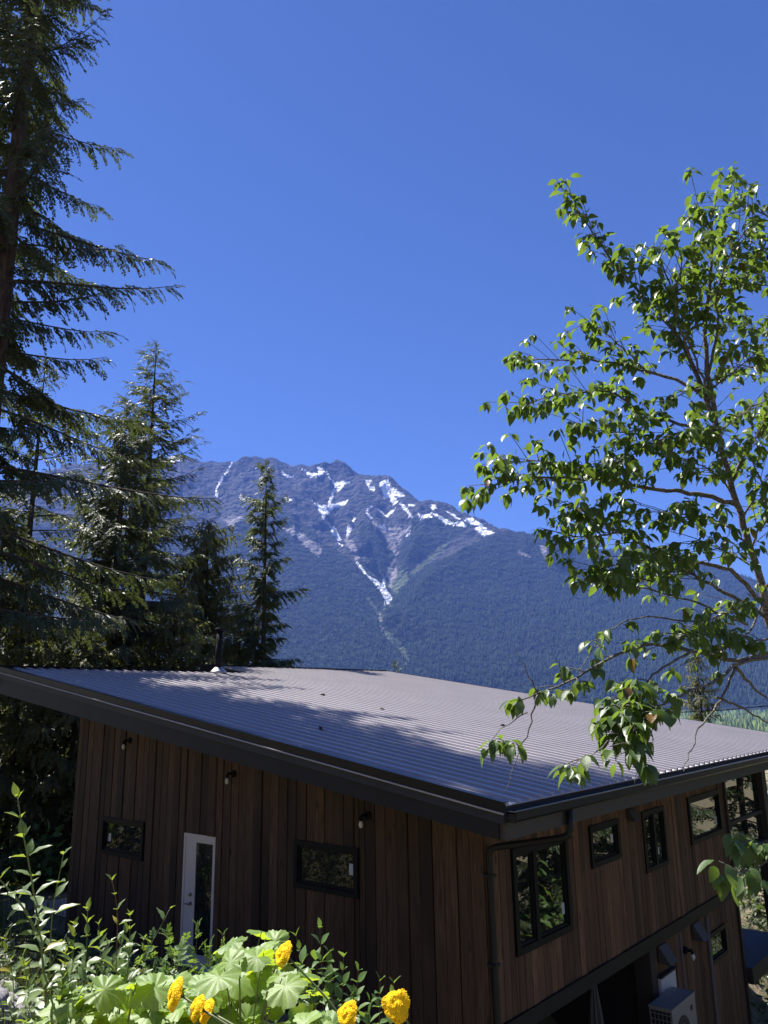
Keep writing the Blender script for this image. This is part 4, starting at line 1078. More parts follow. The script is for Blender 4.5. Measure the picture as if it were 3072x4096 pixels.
def conifer(name, label, base, H, rad, kind='fir', seed=1, crown0=0.12, nbr=90, dens=1.0, trunk_r=0.25, power=0.8, group=None, sprayL=0.62, tipup=0.1, gaps=0.15, side=None, hang=0.5, visible_h=None, dead=0.0, coarse=1):
    r_ = np.random.default_rng(seed)
    e = empty(name, tuple(base)); tag(e, label, 'tree', group)
    # trunk
    tb = MB(); hs = np.linspace(0, 1, 14)
    wob = np.cumsum(r_.normal(0, 0.012, (14, 2)), 0) * H * 0.03
    tb.tube([(wob[k, 0], wob[k, 1], hs[k] * H - 0.4 * (k == 0)) for k in range(14)], [max(0.012, trunk_r * (1 - s) ** 0.85 + (0.25 * trunk_r if k == 0 else 0)) for k, s in enumerate(hs)], 10)
    link('trunk', tb.mesh('trunk', M['bark'], True), e, local=True)
    limbs = MB(); P_, T_, N_, S_ = [], [], [], []
    ph = r_.uniform(0, 6.28)
    for b in range(nbr):
        f = crown0 + (1 - crown0) * ((b + r_.uniform(0, 0.8)) / nbr) ** 0.95
        if f > 0.99: continue
        h = f * H
        if visible_h and h < visible_h: continue
        ph += 2.4 + r_.normal(0, 0.35)
        rel = (f - crown0) / (1 - crown0)
        env = (1 - rel) ** power * (0.55 + 0.45 * min(1, rel / 0.12)) if crown0 > 0.02 else (1 - rel) ** power
        L = rad * env * r_.uniform(0.55, 1.12) + 0.12
        if side: L *= 1 + side[1] * math.cos(ph - side[0])
        if r_.uniform() < gaps: L *= 0.5
        up0 = 0.55 * (rel - 0.35) + r_.normal(0, 0.1)
        dirh = np.array([math.cos(ph), math.sin(ph), 0.0])
        n_seg = 6; pts = []
        for k in range(n_seg + 1):
            s = k / n_seg
            z = L * (up0 * s - 0.28 * s * s * (1.1 - rel) + tipup * s ** 3)
            lat = L * 0.05 * math.sin(s * 3 + b)
            pts.append(np.array([wob[int(f * 13), 0], wob[int(f * 13), 1], h]) + dirh * L * s + np.array([-dirh[1], dirh[0], 0]) * lat + np.array([0, 0, z]))
        r0 = max(0.006, min(0.055, 0.011 * L + 0.004))
        limbs.tube(pts, [r0 * (1 - 0.85 * k / n_seg) for k in range(n_seg + 1)], 5, False)
        if r_.uniform() < dead: continue
        pts = np.array(pts)
        ns = max(3, int(L / (0.075 * coarse) * dens))
        for k in range(ns):
            s = (0.08 if L > 1 else 0.04) + 0.92 * (k + r_.uniform(0, 1)) / ns
            i0 = min(int(s * n_seg), n_seg - 1); fr = s * n_seg - i0
            p = pts[i0] * (1 - fr) + pts[i0 + 1] * fr
            t = norm(pts[i0 + 1] - pts[i0])
            sg = 1 if k % 2 else -1
            lat = np.array([-dirh[1], dirh[0], 0.0]) * sg
            tip = s > 0.93
            d = t * (0.75 if not tip else 1.3) + lat * (r_.uniform(0.35, 1.0) if not tip else 0.2) + np.array([0, 0, -hang * r_.uniform(0.2, 1.5)])
            ln = sprayL * coarse ** 0.5 * (1.15 - 0.55 * s) * r_.uniform(0.6, 1.2) * min(1.0, 0.45 + 0.35 * L)
            P_.append(p); T_.append(d); N_.append(np.array([r_.normal(0, 0.35), r_.normal(0, 0.35), 1.0]) + 0.2 * dirh); S_.append(ln)
    # leader
    for k in range(8):
        a = k * 2.4; P_.append(np.array([wob[-1, 0], wob[-1, 1], H * (0.955 + 0.005 * k)])); T_.append(np.array([math.cos(a) * 0.5, math.sin(a) * 0.5, 0.8])); N_.append(np.array([0.3, 0.2, 1.0])); S_.append(sprayL * 0.5)
    link('limbs', limbs.mesh('limbs', M['bark'], True), e, local=True)
    P_, T_, N_, S_ = (np.array(q_) for q_ in (P_, T_, N_, S_))
    Rm = frames(T_, N_); tm = SPR[kind]; Vs, Fs, off = [], [], 0
    pick_ = r_.integers(0, len(tm), len(P_))
    for k, (tv_, tf_) in enumerate(tm):
        s_ = pick_ == k
        v, f = stamp(tv_, tf_, Rm[s_], P_[s_], S_[s_]); Vs.append(v); Fs.append(f + off); off += len(v)
    link('crown', np_mesh('crown', np.vstack(Vs), [np.vstack(Fs)], M['needle_' + kind]), e, local=True)
    return e

def copy_tree(src, name, label, loc, scale=1.0, rot=0.0, group=None):
    c = src.copy(); c.name = name; COL.objects.link(c); c.location = loc; c.scale = (scale,) * 3; c.rotation_euler = (0, 0, rot)
    c['label'] = label
    if group: c['group'] = group
    elif 'group' in c: del c['group']
    for ch in src.children:
        k = ch.copy(); COL.objects.link(k); k.parent = c
    return c

def gp(x, y): return (float(x), float(y), float(far_height(np.array(x), np.array(y))) - 0.15)
def gpx(px, py, dist):
    p = flat(px, py, dist); return gp(p[0], p[1])
def top_h(px, py, dist):
    p = flat(px, py, dist); return float(p[2] - far_height(p[0], p[1]) + 0.15)

G1 = 'conifers standing left of the house'
b = gpx(30, 1000, 22); conifer('tall_fir', 'tallest dark fir at the left edge of the photo, rising out of the frame', b, 37.0, 6.1, 'fir', 3, 0.17, 165, 0.9, 0.40, 0.85, G1, 0.85, 0.24, 0.30, hang=0.62)
b = gp(-18.4, -0.7); conifer('tall_fir', 'tall fir just outside the left edge of the photo, shading the roof', b, 37.0, 4.6, 'fir', 5, 0.17, 120, 0.7, 0.40, 0.8, G1, 0.9, 0.10, 0.2, hang=0.75)
b = gpx(150, 1780, 34); conifer('thin_fir', 'thin sparse fir with bare limbs just right of the tallest fir', b, top_h(190, 1420, 34), 4.6, 'fir', 8, 0.06, 100, 0.62, 0.25, 0.55, G1, 0.75, 0.1, 0.2, hang=0.6, dead=0.12)
b = gpx(480, 2040, 28); conifer('dense_fir', 'dense dark fir with a dark trunk in the middle of the left conifers', b, top_h(497, 1590, 28), 4.6, 'fir', 12, 0.04, 140, 1.1, 0.26, 0.6, G1, 0.75, 0.1, 0.1, hang=0.7)
b = gpx(614, 1600, 36); conifer('pointed_fir', 'pointed fir whose top stands clear against the sky left of the mountain', b, top_h(620, 1357, 36), 6.2, 'fir', 17, 0.04, 140, 0.8, 0.28, 0.72, G1, 0.85, 0.22, 0.1, hang=0.5)
b = gpx(829, 2300, 34); conifer('cedar', 'olive green cedar with hanging sprays behind the stove pipe', b, top_h(829, 2080, 34), 4.8, 'cedar', 23, 0.03, 150, 0.9, 0.20, 0.5, G1, 0.75, 0.05, 0.12, hang=0.8)
b = gpx(1060, 2200, 30); conifer('small_spruce', 'slender spruce with gaps between its boughs, nearest to the snowy peak', b, top_h(1085, 1845, 30), 2.0, 'spruce', 31, 0.03, 96, 1.7, 0.17, 0.42, G1, 0.72, 0.18, 0.42, hang=0.8)
# lower fill between them
b = gpx(330, 2500, 25); cd1 = conifer('young_cedar', 'young cedar filling the gap behind the high roof corner at left', b, top_h(330, 2330, 25), 3.0, 'cedar', 41, 0.02, 70, 1.1, 0.14, 0.6, G1, 0.7, 0.05, 0.1, hang=0.7)
b = gpx(700, 2500, 27); copy_tree(cd1, 'young_cedar', 'young cedar between the dense fir and the stove pipe', b, top_h(700, 2330, 27) / top_h(330, 2330, 25) * 1.0, 1.2, G1)
b = gpx(80, 2700, 26); copy_tree(cd1, 'young_cedar', 'young cedar under the tallest fir at the left edge', b, 1.15, 2.6, G1)
b = gpx(960, 2520, 31); copy_tree(cd1, 'young_cedar', 'low cedar tucked between the stove pipe and the slender spruce', b, top_h(960, 2430, 31) / top_h(330, 2330, 25), 4.0, G1)
b = gpx(-260, 2300, 26); sp1 = conifer('spruce', 'bushy spruce just outside the left edge of the photo', b, 15.0, 3.3, 'spruce', 51, 0.02, 84, 0.8, 0.2, 0.7, G1, 0.75, 0.1, 0.1)
k = 0
for px, py, d_, s_, lb in ((150, 2950, 30, 0.62, 'short spruce in the wood left of the timber wall, nearest to the wall'), (40, 2980, 34, 0.75, 'short spruce in the shaded wood at the left edge, below the roof line'),
                          (240, 2900, 44, 0.8, 'spruce far back in the wood left of the timber wall'), (100, 2800, 52, 1.0, 'distant spruce deep in the wood at the left edge')):
    b = gpx(px, py, d_); copy_tree(sp1, 'spruce', lb, b, s_, k * 1.7, G1); k += 1
# trees beyond the roof
b = gpx(2800, 2780, 45); conifer('cedar', 'droopy yellow green cedar beyond the roof at the right', b, top_h(2795, 2590, 45), 1.9, 'cedar', 61, 0.05, 84, 1.1, 0.16, 0.5, 'trees beyond the house', 0.75, 0.05, 0.15, hang=0.9)
b = gpx(1580, 2650, 60); conifer('spruce', 'tip of a small spruce peeping over the far roof edge', b, top_h(1575, 2642, 60), 1.9, 'spruce', 66, 0.3, 50, 1.1, 0.16, 0.7, 'trees beyond the house', 0.8, 0.1, 0.2)
G2 = 'trees seen past the far house corner'
for px, py, d_, s_, lb in ((2990, 3300, 30, 0.75, 'spruce behind the glazed house corner'), (3055, 3500, 36, 0.95, 'spruce right of the dark deck post'), (3130, 3400, 27, 0.9, 'spruce at the right edge beyond the deck'), (2960, 3500, 48, 1.0, 'far spruce low behind the decks')):
    b = gpx(px, py, d_); copy_tree(sp1, 'spruce', lb, b, top_h(px, 3060 + 40 * (k % 3), d_) / 15.0, k * 1.3, G2); k += 1
G3 = 'conifers reflected in the side windows'
for x_, y_, s_, lb in ((9.5, 12.0, 1.1, 'conifer mirrored in the left half of the big side window'), (12.0, 14.5, 1.3, 'taller conifer mirrored in the right half of the big side window'), (7.6, 16.0, 1.05, 'conifer mirrored in the small square side window'),
                      (9.4, 19.5, 1.25, 'conifer mirrored in the narrow side window'), (6.0, 20.5, 1.0, 'conifer mirrored in the upper part of the narrow side window'), (8.2, 24.5, 1.2, 'conifer mirrored in the farthest upper side window'),
                      (5.2, 28.0, 1.1, 'conifer mirrored in the glazed house corner'), (14.5, 19.0, 1.45, 'tall conifer behind the ones mirrored in the side windows'), (12.0, 25.0, 1.4, 'tall conifer mirrored deep in the farthest side window'), (17.0, 24.0, 1.7, 'very tall conifer at the back of those mirrored in the big side window'), (10.0, 31.0, 1.6, 'very tall conifer mirrored behind the others in the far side windows'), (15.0, 33.0, 1.8, 'tallest of the conifers mirrored in the side windows')):
    copy_tree(sp1, 'spruce', lb, gp(x_, y_), s_, k * 0.9, G3); k += 1

# ------------------------------------------------------------------ broad-leaved tree at the right
def P_at(px, py, d): return at(px, py, d)
TD = 6.6
BR = [  # pixel path, start depth, end depth, start radius (m), leafy from, leaf density
    ([(3330, 3300), (3200, 2850), (3069, 2469), (3038, 2296), (2993, 2176), (2972, 2072), (2940, 1989), (2924, 1934), (2903, 1849), (2870, 1731), (2845, 1600), (2830, 1510), (2818, 1380), (2822, 1252), (2837, 1112), (2852, 995), (2859, 884), (2800, 860)], TD, 6.6, 0.044, 0.55, 1.0),
    ([(2870, 1731), (2778, 1473), (2705, 1326), (2587, 1208), (2498, 1105), (2439, 1039), (2380, 936), (2321, 862), (2277, 810)], 6.6, 7.2, 0.024, 0.25, 1.25),
    ([(2700, 1320), (2690, 1170), (2650, 1060), (2610, 990)], 6.7, 6.3, 0.012, 0.2, 1.2),
    ([(2778, 1473), (2690, 1250), (2720, 1080), (2740, 1000)], 6.6, 6.0, 0.014, 0.2, 1.2),
    ([(2830, 1510), (2874, 1304), (2866, 1179), (2900, 1050), (2960, 950), (3010, 900)], 6.6, 6.2, 0.014, 0.2, 1.2),
    ([(2845, 1600), (2719, 1518), (2587, 1488), (2476, 1459), (2366, 1437), (2204, 1437), (2085, 1440)], 6.6, 7.3, 0.017, 0.25, 1.3),
    ([(2587, 1488), (2500, 1400), (2420, 1330), (2360, 1290)], 6.8, 6.9, 0.010, 0.2, 1.2),
    ([(2870, 1731), (2668, 1687), (2557, 1650), (2476, 1569), (2321, 1562), (2174, 1591), (2108, 1613)], 6.6, 6.2, 0.015, 0.25, 1.25),
    ([(2660, 1680), (2540, 1720), (2420, 1740), (2330, 1700)], 6.5, 6.0, 0.010, 0.2, 1.3),
    ([(2700, 1690), (2600, 1790), (2500, 1830), (2430, 1880)], 6.5, 6.0, 0.010, 0.2, 1.3),
    ([(2950, 2020), (2879, 2003), (2800, 1976), (2727, 1965), (2638, 1958), (2500, 1941), (2400, 1915), (2336, 1905), (2250, 1912), (2070, 1912), (1940, 1950)], 6.6, 5.9, 0.022, 0.36, 1.25),
    ([(2380, 1910), (2280, 1860), (2160, 1840), (2010, 1850)], 6.1, 5.9, 0.010, 0.1, 1.5),
    ([(3052, 2410), (2948, 2296), (2862, 2259), (2741, 2241), (2631, 2214), (2552, 2169), (2483, 2128), (2395, 2090), (2358, 2060), (2300, 2030)], 6.6, 5.6, 0.021, 0.30, 1.1),
    ([(2483, 2128), (2420, 2140), (2330, 2150), (2260, 2140)], 5.8, 5.6, 0.010, 0.1, 1.3),
    ([(3058, 2465), (2965, 2400), (2845, 2338), (2769, 2296), (2686, 2269), (2628, 2221), (2560, 2240), (2440, 2290)], 6.5, 5.5, 0.018, 0.35, 0.95),
    ([(2700, 2275), (2620, 2330), (2500, 2300), (2400, 2260)], 6.0, 5.5, 0.009, 0.2, 0.8),
    ([(2990, 2500), (2879, 2452), (2828, 2417), (2655, 2372), (2586, 2348), (2506, 2355), (2440, 2345)], 6.5, 5.6, 0.012, 0.45, 0.45),
    ([(2940, 2497), (2734, 2482), (2587, 2463), (2491, 2482), (2400, 2540), (2330, 2660), (2290, 2760)], 6.3, 5.2, 0.009, 0.55, 0.4),
    ([(3140, 2600), (3072, 2614), (2940, 2651), (2771, 2600), (2609, 2567), (2476, 2618), (2366, 2673), (2262, 2732), (2152, 2777), (2085, 2800)], 6.2, 4.9, 0.020, 0.42, 0.30),
    ([(2152, 2777), (2130, 2880), (2086, 2983), (2049, 3079), (2019, 3174)], 4.95, 4.7, 0.006, 2.0, 0.0),
    ([(2152, 2777), (2108, 2690), (2056, 2585)], 4.95, 5.0, 0.006, 2.0, 0.0),
    ([(2110, 2850), (2030, 2900), (1960, 2960), (1945, 3010)], 4.9, 4.8, 0.004, 2.0, 0.0),
    ([(2086, 2983), (2050, 2975), (2010, 2970)], 4.8, 4.7, 0.004, 0.5, 1.6),
    ([(2260, 2732), (2230, 2650), (2205, 2610)], 5.0, 5.0, 0.005, 2.0, 0.0),
    ([(3140, 2640), (3072, 2629), (2940, 2655), (2881, 2710), (2771, 2762), (2675, 2806), (2616, 2835), (2560, 2860)], 6.0, 4.5, 0.017, 0.75, 1.5),
    ([(2771, 2600), (2640, 2680), (2560, 2740), (2500, 2800), (2470, 2860)], 5.2, 4.5, 0.010, 0.45, 2.4),
    ([(2600, 2840), (2540, 2890), (2500, 2930), (2520, 3000)], 4.6, 4.3, 0.007, 0.1, 2.2),
    ([(2520, 2930), (2450, 2960), (2380, 3010), (2330, 3030), (2280, 3060)], 4.4, 4.2, 0.006, 0.75, 1.0),
    ([(2330, 3030), (2338, 3060), (2325, 3100)], 4.25, 4.2, 0.003, 2.0, 0.0),
    ([(2540, 2890), (2548, 3050), (2552, 3110), (2540, 3140)], 4.5, 4.4, 0.004, 2.0, 0.0),
    ([(2600, 2870), (2612, 2960), (2605, 3030), (2570, 3075)], 4.5, 4.4, 0.003, 2.0, 0.0),
    ([(2940, 2666), (2911, 2754), (2859, 2835), (2800, 2894), (2771, 2990), (2741, 3060), (2735, 3085)], 5.9, 5.2, 0.011, 2.0, 0.0),
    ([(2866, 2791), (2930, 2815), (2992, 2843), (3072, 2894), (3160, 2960)], 5.6, 5.9, 0.011, 2.0, 0.0),
    ([(2940, 2660), (2985, 2720), (3040, 2770), (3120, 2840)], 5.9, 6.2, 0.016, 2.0, 0.0),
    ([(3052, 2410), (2990, 2560), (2920, 2540), (2800, 2530), (2700, 2560)], 6.4, 5.5, 0.010, 0.4, 0.9),
    ([(3100, 2560), (3020, 2560), (2930, 2580), (2850, 2620)], 6.0, 5.6, 0.010, 0.2, 1.0),
    # limbs to the right, partly outside the frame
    ([(3120, 2250), (3080, 2100), (3060, 1960), (3020, 1860), (2980, 1790)], 6.8, 6.6, 0.018, 0.2, 1.1),
    ([(2924, 1934), (2990, 1800), (3060, 1690), (3120, 1610)], 6.6, 6.8, 0.016, 0.2, 1.2),
    ([(2870, 1731), (2960, 1660), (3040, 1610), (3130, 1600)], 6.6, 7.0, 0.013, 0.2, 1.2),
    ([(3230, 1560), (3072, 1496), (2990, 1450), (2930, 1470)], 7.0, 6.7, 0.013, 0.3, 1.3),
    ([(3230, 1400), (3072, 1341), (3021, 1319), (2970, 1289)], 7.0, 6.8, 0.010, 0.3, 1.2),
    ([(3200, 920), (3072, 862), (2977, 833), (2900, 790), (2881, 774)], 7.0, 6.8, 0.012, 0.35, 1.3),
    ([(3230, 1250), (3110, 1120), (3040, 1030), (2980, 960)], 7.0, 6.8, 0.012, 0.2, 1.3),
    ([(2950, 2020), (2880, 1900), (2790, 1850), (2700, 1840)], 6.5, 6.0, 0.010, 0.2, 1.4),
    ([(2990, 2170), (2870, 2080), (2760, 2060), (2660, 2050)], 6.5, 5.9, 0.010, 0.3, 1.2),
    ([(2903, 1849), (2800, 1760), (2720, 1730)], 6.5, 5.9, 0.010, 0.2, 1.3),
    ([(2840, 1560), (2760, 1560), (2680, 1600)], 6.6, 6.2, 0.009, 0.3, 0.9),
    ([(2845, 1600), (2760, 1400), (2740, 1250), (2780, 1130)], 6.6, 6.4, 0.014, 0.3, 1.2),
    ([(2850, 1200), (2950, 1080), (3060, 1000), (3150, 950)], 6.6, 6.6, 0.010, 0.2, 1.2),
    ([(2822, 1252), (2900, 1160), (3000, 1130), (3080, 1140)], 6.6, 6.2, 0.009, 0.2, 1.2),
    ([(2972, 2072), (3040, 1950), (3110, 1880)], 6.6, 6.4, 0.010, 0.1, 1.3),
    ([(3000, 2200), (3060, 2080), (3130, 2020)], 6.5, 6.2, 0.010, 0.1, 1.3),
    ([(2840, 1560), (2940, 1480), (3020, 1420)], 6.6, 6.2, 0.009, 0.2, 1.2),
    ([(3040, 2300), (2960, 2230), (2880, 2200), (2800, 2160)], 6.5, 5.9, 0.009, 0.2, 1.2),
    ([(3069, 2469), (3000, 2420), (2930, 2440), (2850, 2480)], 6.5, 5.9, 0.009, 0.2, 1.1),
    # the near hanging twig at the right edge, low
    ([(3230, 3330), (3110, 3370), (3030, 3390), (2960, 3370)], 4.3, 4.0, 0.008, 0.25, 0.75),
    ([(3200, 3420), (3100, 3440), (3020, 3470), (2970, 3500)], 4.2, 3.8, 0.007, 0.35, 0.6),
]
rt_ = np.random.default_rng(5)
dw = empty('dogwood_tree', tuple(at(3330, 3300, TD) + (0, 0, -2.2)))
tag(dw, 'leafy broad-leaved tree with drooping green leaves along the right edge', 'tree')
limb = MB(); trunk = MB(); LP, LT, LN, LS = [], [], [], []

def smooth_path(pts, n_):
    pts = np.array(pts, float); d = np.r_[0, np.cumsum(np.linalg.norm(np.diff(pts, axis=0), axis=1))]
    u = np.linspace(0, d[-1], n_); o = np.stack([np.interp(u, d, pts[:, k]) for k in range(3)], -1)
    for _ in range(2):
        o[1:-1] = 0.25 * o[:-2] + 0.5 * o[1:-1] + 0.25 * o[2:]
    return o, d[-1]

def leaf_cluster(p, out, k, size):
    """leaves in a drooping rosette round a twig end"""
    a0 = rt_.uniform(0, 6.28)
    for q_ in range(k):
        a = a0 + q_ * 6.283 / k + rt_.normal(0, 0.3)
        side_ = np.array([math.cos(a), math.sin(a), 0.0])
        t = side_ * rt_.uniform(0.45, 0.9) + out * 0.35 + np.array([0, 0, -rt_.uniform(0.1, 1.15)])
        n_ = np.array([0, 0, 1.0]) + side_ * rt_.uniform(0.2, 0.9) + rt_.normal(0, 0.25, 3)
        LP.append(p + rt_.normal(0, 0.012, 3)); LT.append(t); LN.append(n_); LS.append(size * rt_.uniform(0.65, 1.2))

for bi, (path, d0, d1, r0, lf0, den) in enumerate(BR):
    n_p = len(path)
    pts = [at(px, py, d0 + (d1 - d0) * (k / (n_p - 1))) for k, (px, py) in enumerate(path)]
    sm, L = smooth_path(pts, max(8, int(n_p * 3)))
    sm[1:-1] += rt_.normal(0, 0.006, sm[1:-1].shape)
    ns = len(sm); rads = [r0 * (1 - 0.78 * k / (ns - 1)) for k in range(ns)]
    (trunk if bi == 0 else limb).tube(sm, rads, 12 if bi == 0 else 6)
    if lf0 >= 1: continue
    step = 0.046 / max(den, 0.2)
    s = lf0 * L
    cum = np.r_[0, np.cumsum(np.linalg.norm(np.diff(sm, axis=0), axis=1))]
    side_sign = 1
    while s < L:
        i0 = min(np.searchsorted(cum, s), ns - 1); p = sm[i0]
        t = norm(sm[min(i0 + 1, ns - 1)] - sm[max(i0 - 1, 0)])
        side_sign = -side_sign
        lat = norm(np.cross(t, (0, 0, 1.0))) * side_sign
        tl_ = rt_.uniform(0.07, 0.38) if d1 > 5.3 else rt_.uniform(0.04, 0.16) * (1.0 if bi not in (0,) else 1.2)
        d = norm(t * 0.6 + lat * rt_.uniform(0.2, 1.0) + np.array([0, 0, rt_.uniform(-0.25, 0.55)]))
        e_ = p + d * tl_
        limb.tube([p, p + d * tl_ * 0.5 + (0, 0, 0.006), e_], [0.0035, 0.003, 0.002], 4, False)
        leaf_cluster(e_, d, rt_.integers(3, 7), 0.094)
        if tl_ > 0.15 and rt_.uniform() < 0.7: leaf_cluster(p + d * tl_ * 0.5, d, 2, 0.09)
        s += step * rt_.uniform(0.6, 1.4)
    leaf_cluster(sm[-1], t, 6, 0.096)
link('trunk', trunk.mesh('trunk', M['bark_pale'], True), dw)
link('limbs', limb.mesh('limbs', M['bark_pale'], True), dw)

LEAF_T = [leaf_tmpl(0.58, OVATE, f_, dr_, wv, 0.12, s_) for f_, dr_, wv, s_ in ((0.25, 0.30, 0.03, 1), (0.45, 0.18, 0.05, 2), (0.10, 0.45, 0.02, 3), (0.6, 0.30, 0.04, 4))]

def place_leaves(parent, tmpls, P_, T_, N_, S_, mat, limit=300, dist_pref=True, name='leaf'):
    """the leaves that show largest are objects sharing meshes, the rest one part"""
    P_, T_, N_, S_ = (np.array(q_) for q_ in (P_, T_, N_, S_))
    Rm = frames(T_, N_)
    rel = P_ - CAM; dep_ = rel @ FW
    u = rel @ RT / dep_ * F_PX; v = rel @ UP / dep_ * F_PX
    inside = (np.abs(u) < 1560) & (np.abs(v) < 2080) & (dep_ > 0)
    score = np.where(inside, S_ / dep_, 0) * (0.35 + 0.65 * np.abs(np.einsum('ij,ij->i', Rm[:, :, 2], norm(rel))))
    order = np.argsort(-score)
    big = order[:limit]; big = big[score[big] > 0]
    rest = np.setdiff1d(np.arange(len(P_)), big)
    mes = [np_mesh(name, t_[0], [t_[1]] if len(t_) == 2 else [t_[1], t_[2]], mat, True) for t_ in tmpls]
    pinv = Matrix.Translation(parent.location).inverted()
    r_ = np.random.default_rng(9); which = r_.integers(0, len(tmpls), len(P_))
    for k_ in big:
        o = bpy.data.objects.new(name, mes[which[k_]]); COL.objects.link(o); o.parent = parent; o.matrix_parent_inverse = pinv
        m4 = Matrix([list(row) for row in (Rm[k_] * S_[k_])]).to_4x4(); m4.translation = Vector(P_[k_]); o.matrix_basis = m4
    Vs, Ts, Qs, off = [], [], [], 0
    for k, t_ in enumerate(tmpls):
        s_ = rest[which[rest] == k]
        if not len(s_): continue
        for fi, F_ in enumerate(t_[1:]):
            v_, f_ = stamp(t_[0], F_, Rm[s_], P_[s_], S_[s_])
            (Qs if F_.shape[1] == 4 else Ts).append(f_ + off)
        Vs.append(v_); off += len(v_)
    if Vs:
        fo = link('foliage', np_mesh('foliage', np.vstack(Vs), [np.vstack(x_) for x_ in (Ts, Qs) if x_], mat, True), parent)
        fo['kind'] = 'stuff'
place_leaves(dw, LEAF_T, LP, LT, LN, LS, M['leaf_tree'])
NLEAF = len(LP)
# ------------------------------------------------------------------ driveway, rocks and logs near the house
def sheet_on_ground(name, x0, x1, y0, y1, mat, lift):
    xs = np.linspace(x0, x1, 24); ys = np.linspace(y0, y1, 24); XX, YY = np.meshgrid(xs, ys)
    e_ = np.minimum.reduce([XX - x0, x1 - XX, YY - y0, y1 - YY])
    ZZ = far_height(XX, YY) + lift - 0.25 * (e_ < 0.02)
    i_, j_ = np.meshgrid(np.arange(23), np.arange(23), indexing='ij')
    q_ = np.stack([i_ * 24 + j_, i_ * 24 + j_ + 1, (i_ + 1) * 24 + j_ + 1, (i_ + 1) * 24 + j_], -1).reshape(-1, 4)
    return tag(link(name, np_mesh(name, np.stack([XX, YY, ZZ], -1).reshape(-1, 3), [q_], mat, True)), kind='structure')
sheet_on_ground('driveway', -12.5, -10.2, 0.5, 3.0, M['gravel'], 0.09)

def rock(name, label, p, size, seed, group=None):
    r_ = np.random.default_rng(seed); n1, n2 = 12, 8; V_ = []
    nrm = norm(r_.normal(0, 1, (9, 3))); cut = r_.uniform(0.55, 0.95, 9)
    for a in range(n2 + 1):
        for b_ in range(n1):
            th = math.pi * a / n2; ph_ = 2 * math.pi * b_ / n1
            d = np.array([math.sin(th) * math.cos(ph_), math.sin(th) * math.sin(ph_), math.cos(th)])
            k = 1.0
            dd = nrm @ d
            for c_, q_ in zip(cut, dd):
                if q_ > 0.05: k = min(k, c_ / q_)
            V_.append(d * k * np.array(size) * (1 + r_.normal(0, 0.02)) + p)
    F_ = [(a * n1 + b_, (a + 1) * n1 + b_, (a + 1) * n1 + (b_ + 1) % n1, a * n1 + (b_ + 1) % n1) for a in range(n2) for b_ in range(n1)]
    return tag(link(name, np_mesh(name, np.array(V_), [np.array(F_)], M['rock'])), label, 'rock', group)

def hit_ground(px, py):
    d = ray(px, py); s = 1.0
    while s < 60:
        p = CAM + d * s
        if p[2] < float(gz(p[0], p[1])): return p
        s += 0.03
    return CAM + d * 40
GR_ = 'pale rocks in the bottom left corner'
for k, (px, py, sz, lb) in enumerate(((15, 4075, (0.34, 0.28, 0.20), 'pale rock cut by the bottom left corner of the photo'), (95, 4092, (0.30, 0.24, 0.18), 'pale rock at the bottom edge, right of the corner rock'),
                                     (20, 4010, (0.26, 0.22, 0.20), 'squarish bluish grey rock above the corner rock'), (75, 4045, (0.20, 0.18, 0.14), 'small pale rock between the squarish rock and the bottom edge'),
                                     (-90, 4040, (0.4, 0.3, 0.26), 'rock just outside the left edge of the photo'), (128, 4062, (0.15, 0.13, 0.10), 'smallest pale rock beside the sapling stems'))):
    rock('rock', lb, hit_ground(px, py) + (0, 0, sz[2] * 0.3), sz, 100 + k, GR_)
GR2 = 'rocks on the slope facing the house'
for k in range(8):
    x_, y_ = RNG.uniform(-16, 0), RNG.uniform(-9.5, -5.2); s_ = RNG.uniform(0.2, 0.7)
    rock('rock', 'grey boulder on the slope reflected in the near wall windows', np.array([x_, y_, float(gz(x_, y_)) + s_ * 0.2]), (s_, s_ * 0.8, s_ * 0.6), 130 + k, GR2)
a, b = on_y(540, 3832, -0.35), on_y(640, 3852, -0.45)
mb = MB(); mb.tube([a, (a + b) / 2 + (0, 0, 0.01), b], [0.045, 0.042, 0.03], 10)
tag(mb.build('log', M['bark_pale'], None, True), 'pale weathered log lying at the foot of the timber wall left of the door', 'log')
a, b = at(1090, 3915, 4.9), at(1230, 3990, 4.7)
mb = MB(); mb.tube([a, (a + b) / 2 + (0, 0, 0.01), b], [0.03, 0.03, 0.02], 10)
tag(mb.build('log', M['bark'], None, True), 'dark branch lying behind the broad leaves below the near window', 'log')

# ------------------------------------------------------------------ foreground plants
fr_ = np.random.default_rng(77)
def petioles(P_, T_, S_, base_fn, mat, name, parent, r0=0.0022):
    mb_ = MB()
    for p, t, s_ in zip(P_, T_, S_):
        b_ = base_fn(p)
        mid = p * 0.55 + b_ * 0.45 + np.array([0, 0, 0.02])
        mb_.tube([b_, mid, p], [r0 * 1.3, r0, r0 * 0.7], 4, False)
    o = mb_.build(name, mat, parent, True); o['kind'] = 'stuff'; return o

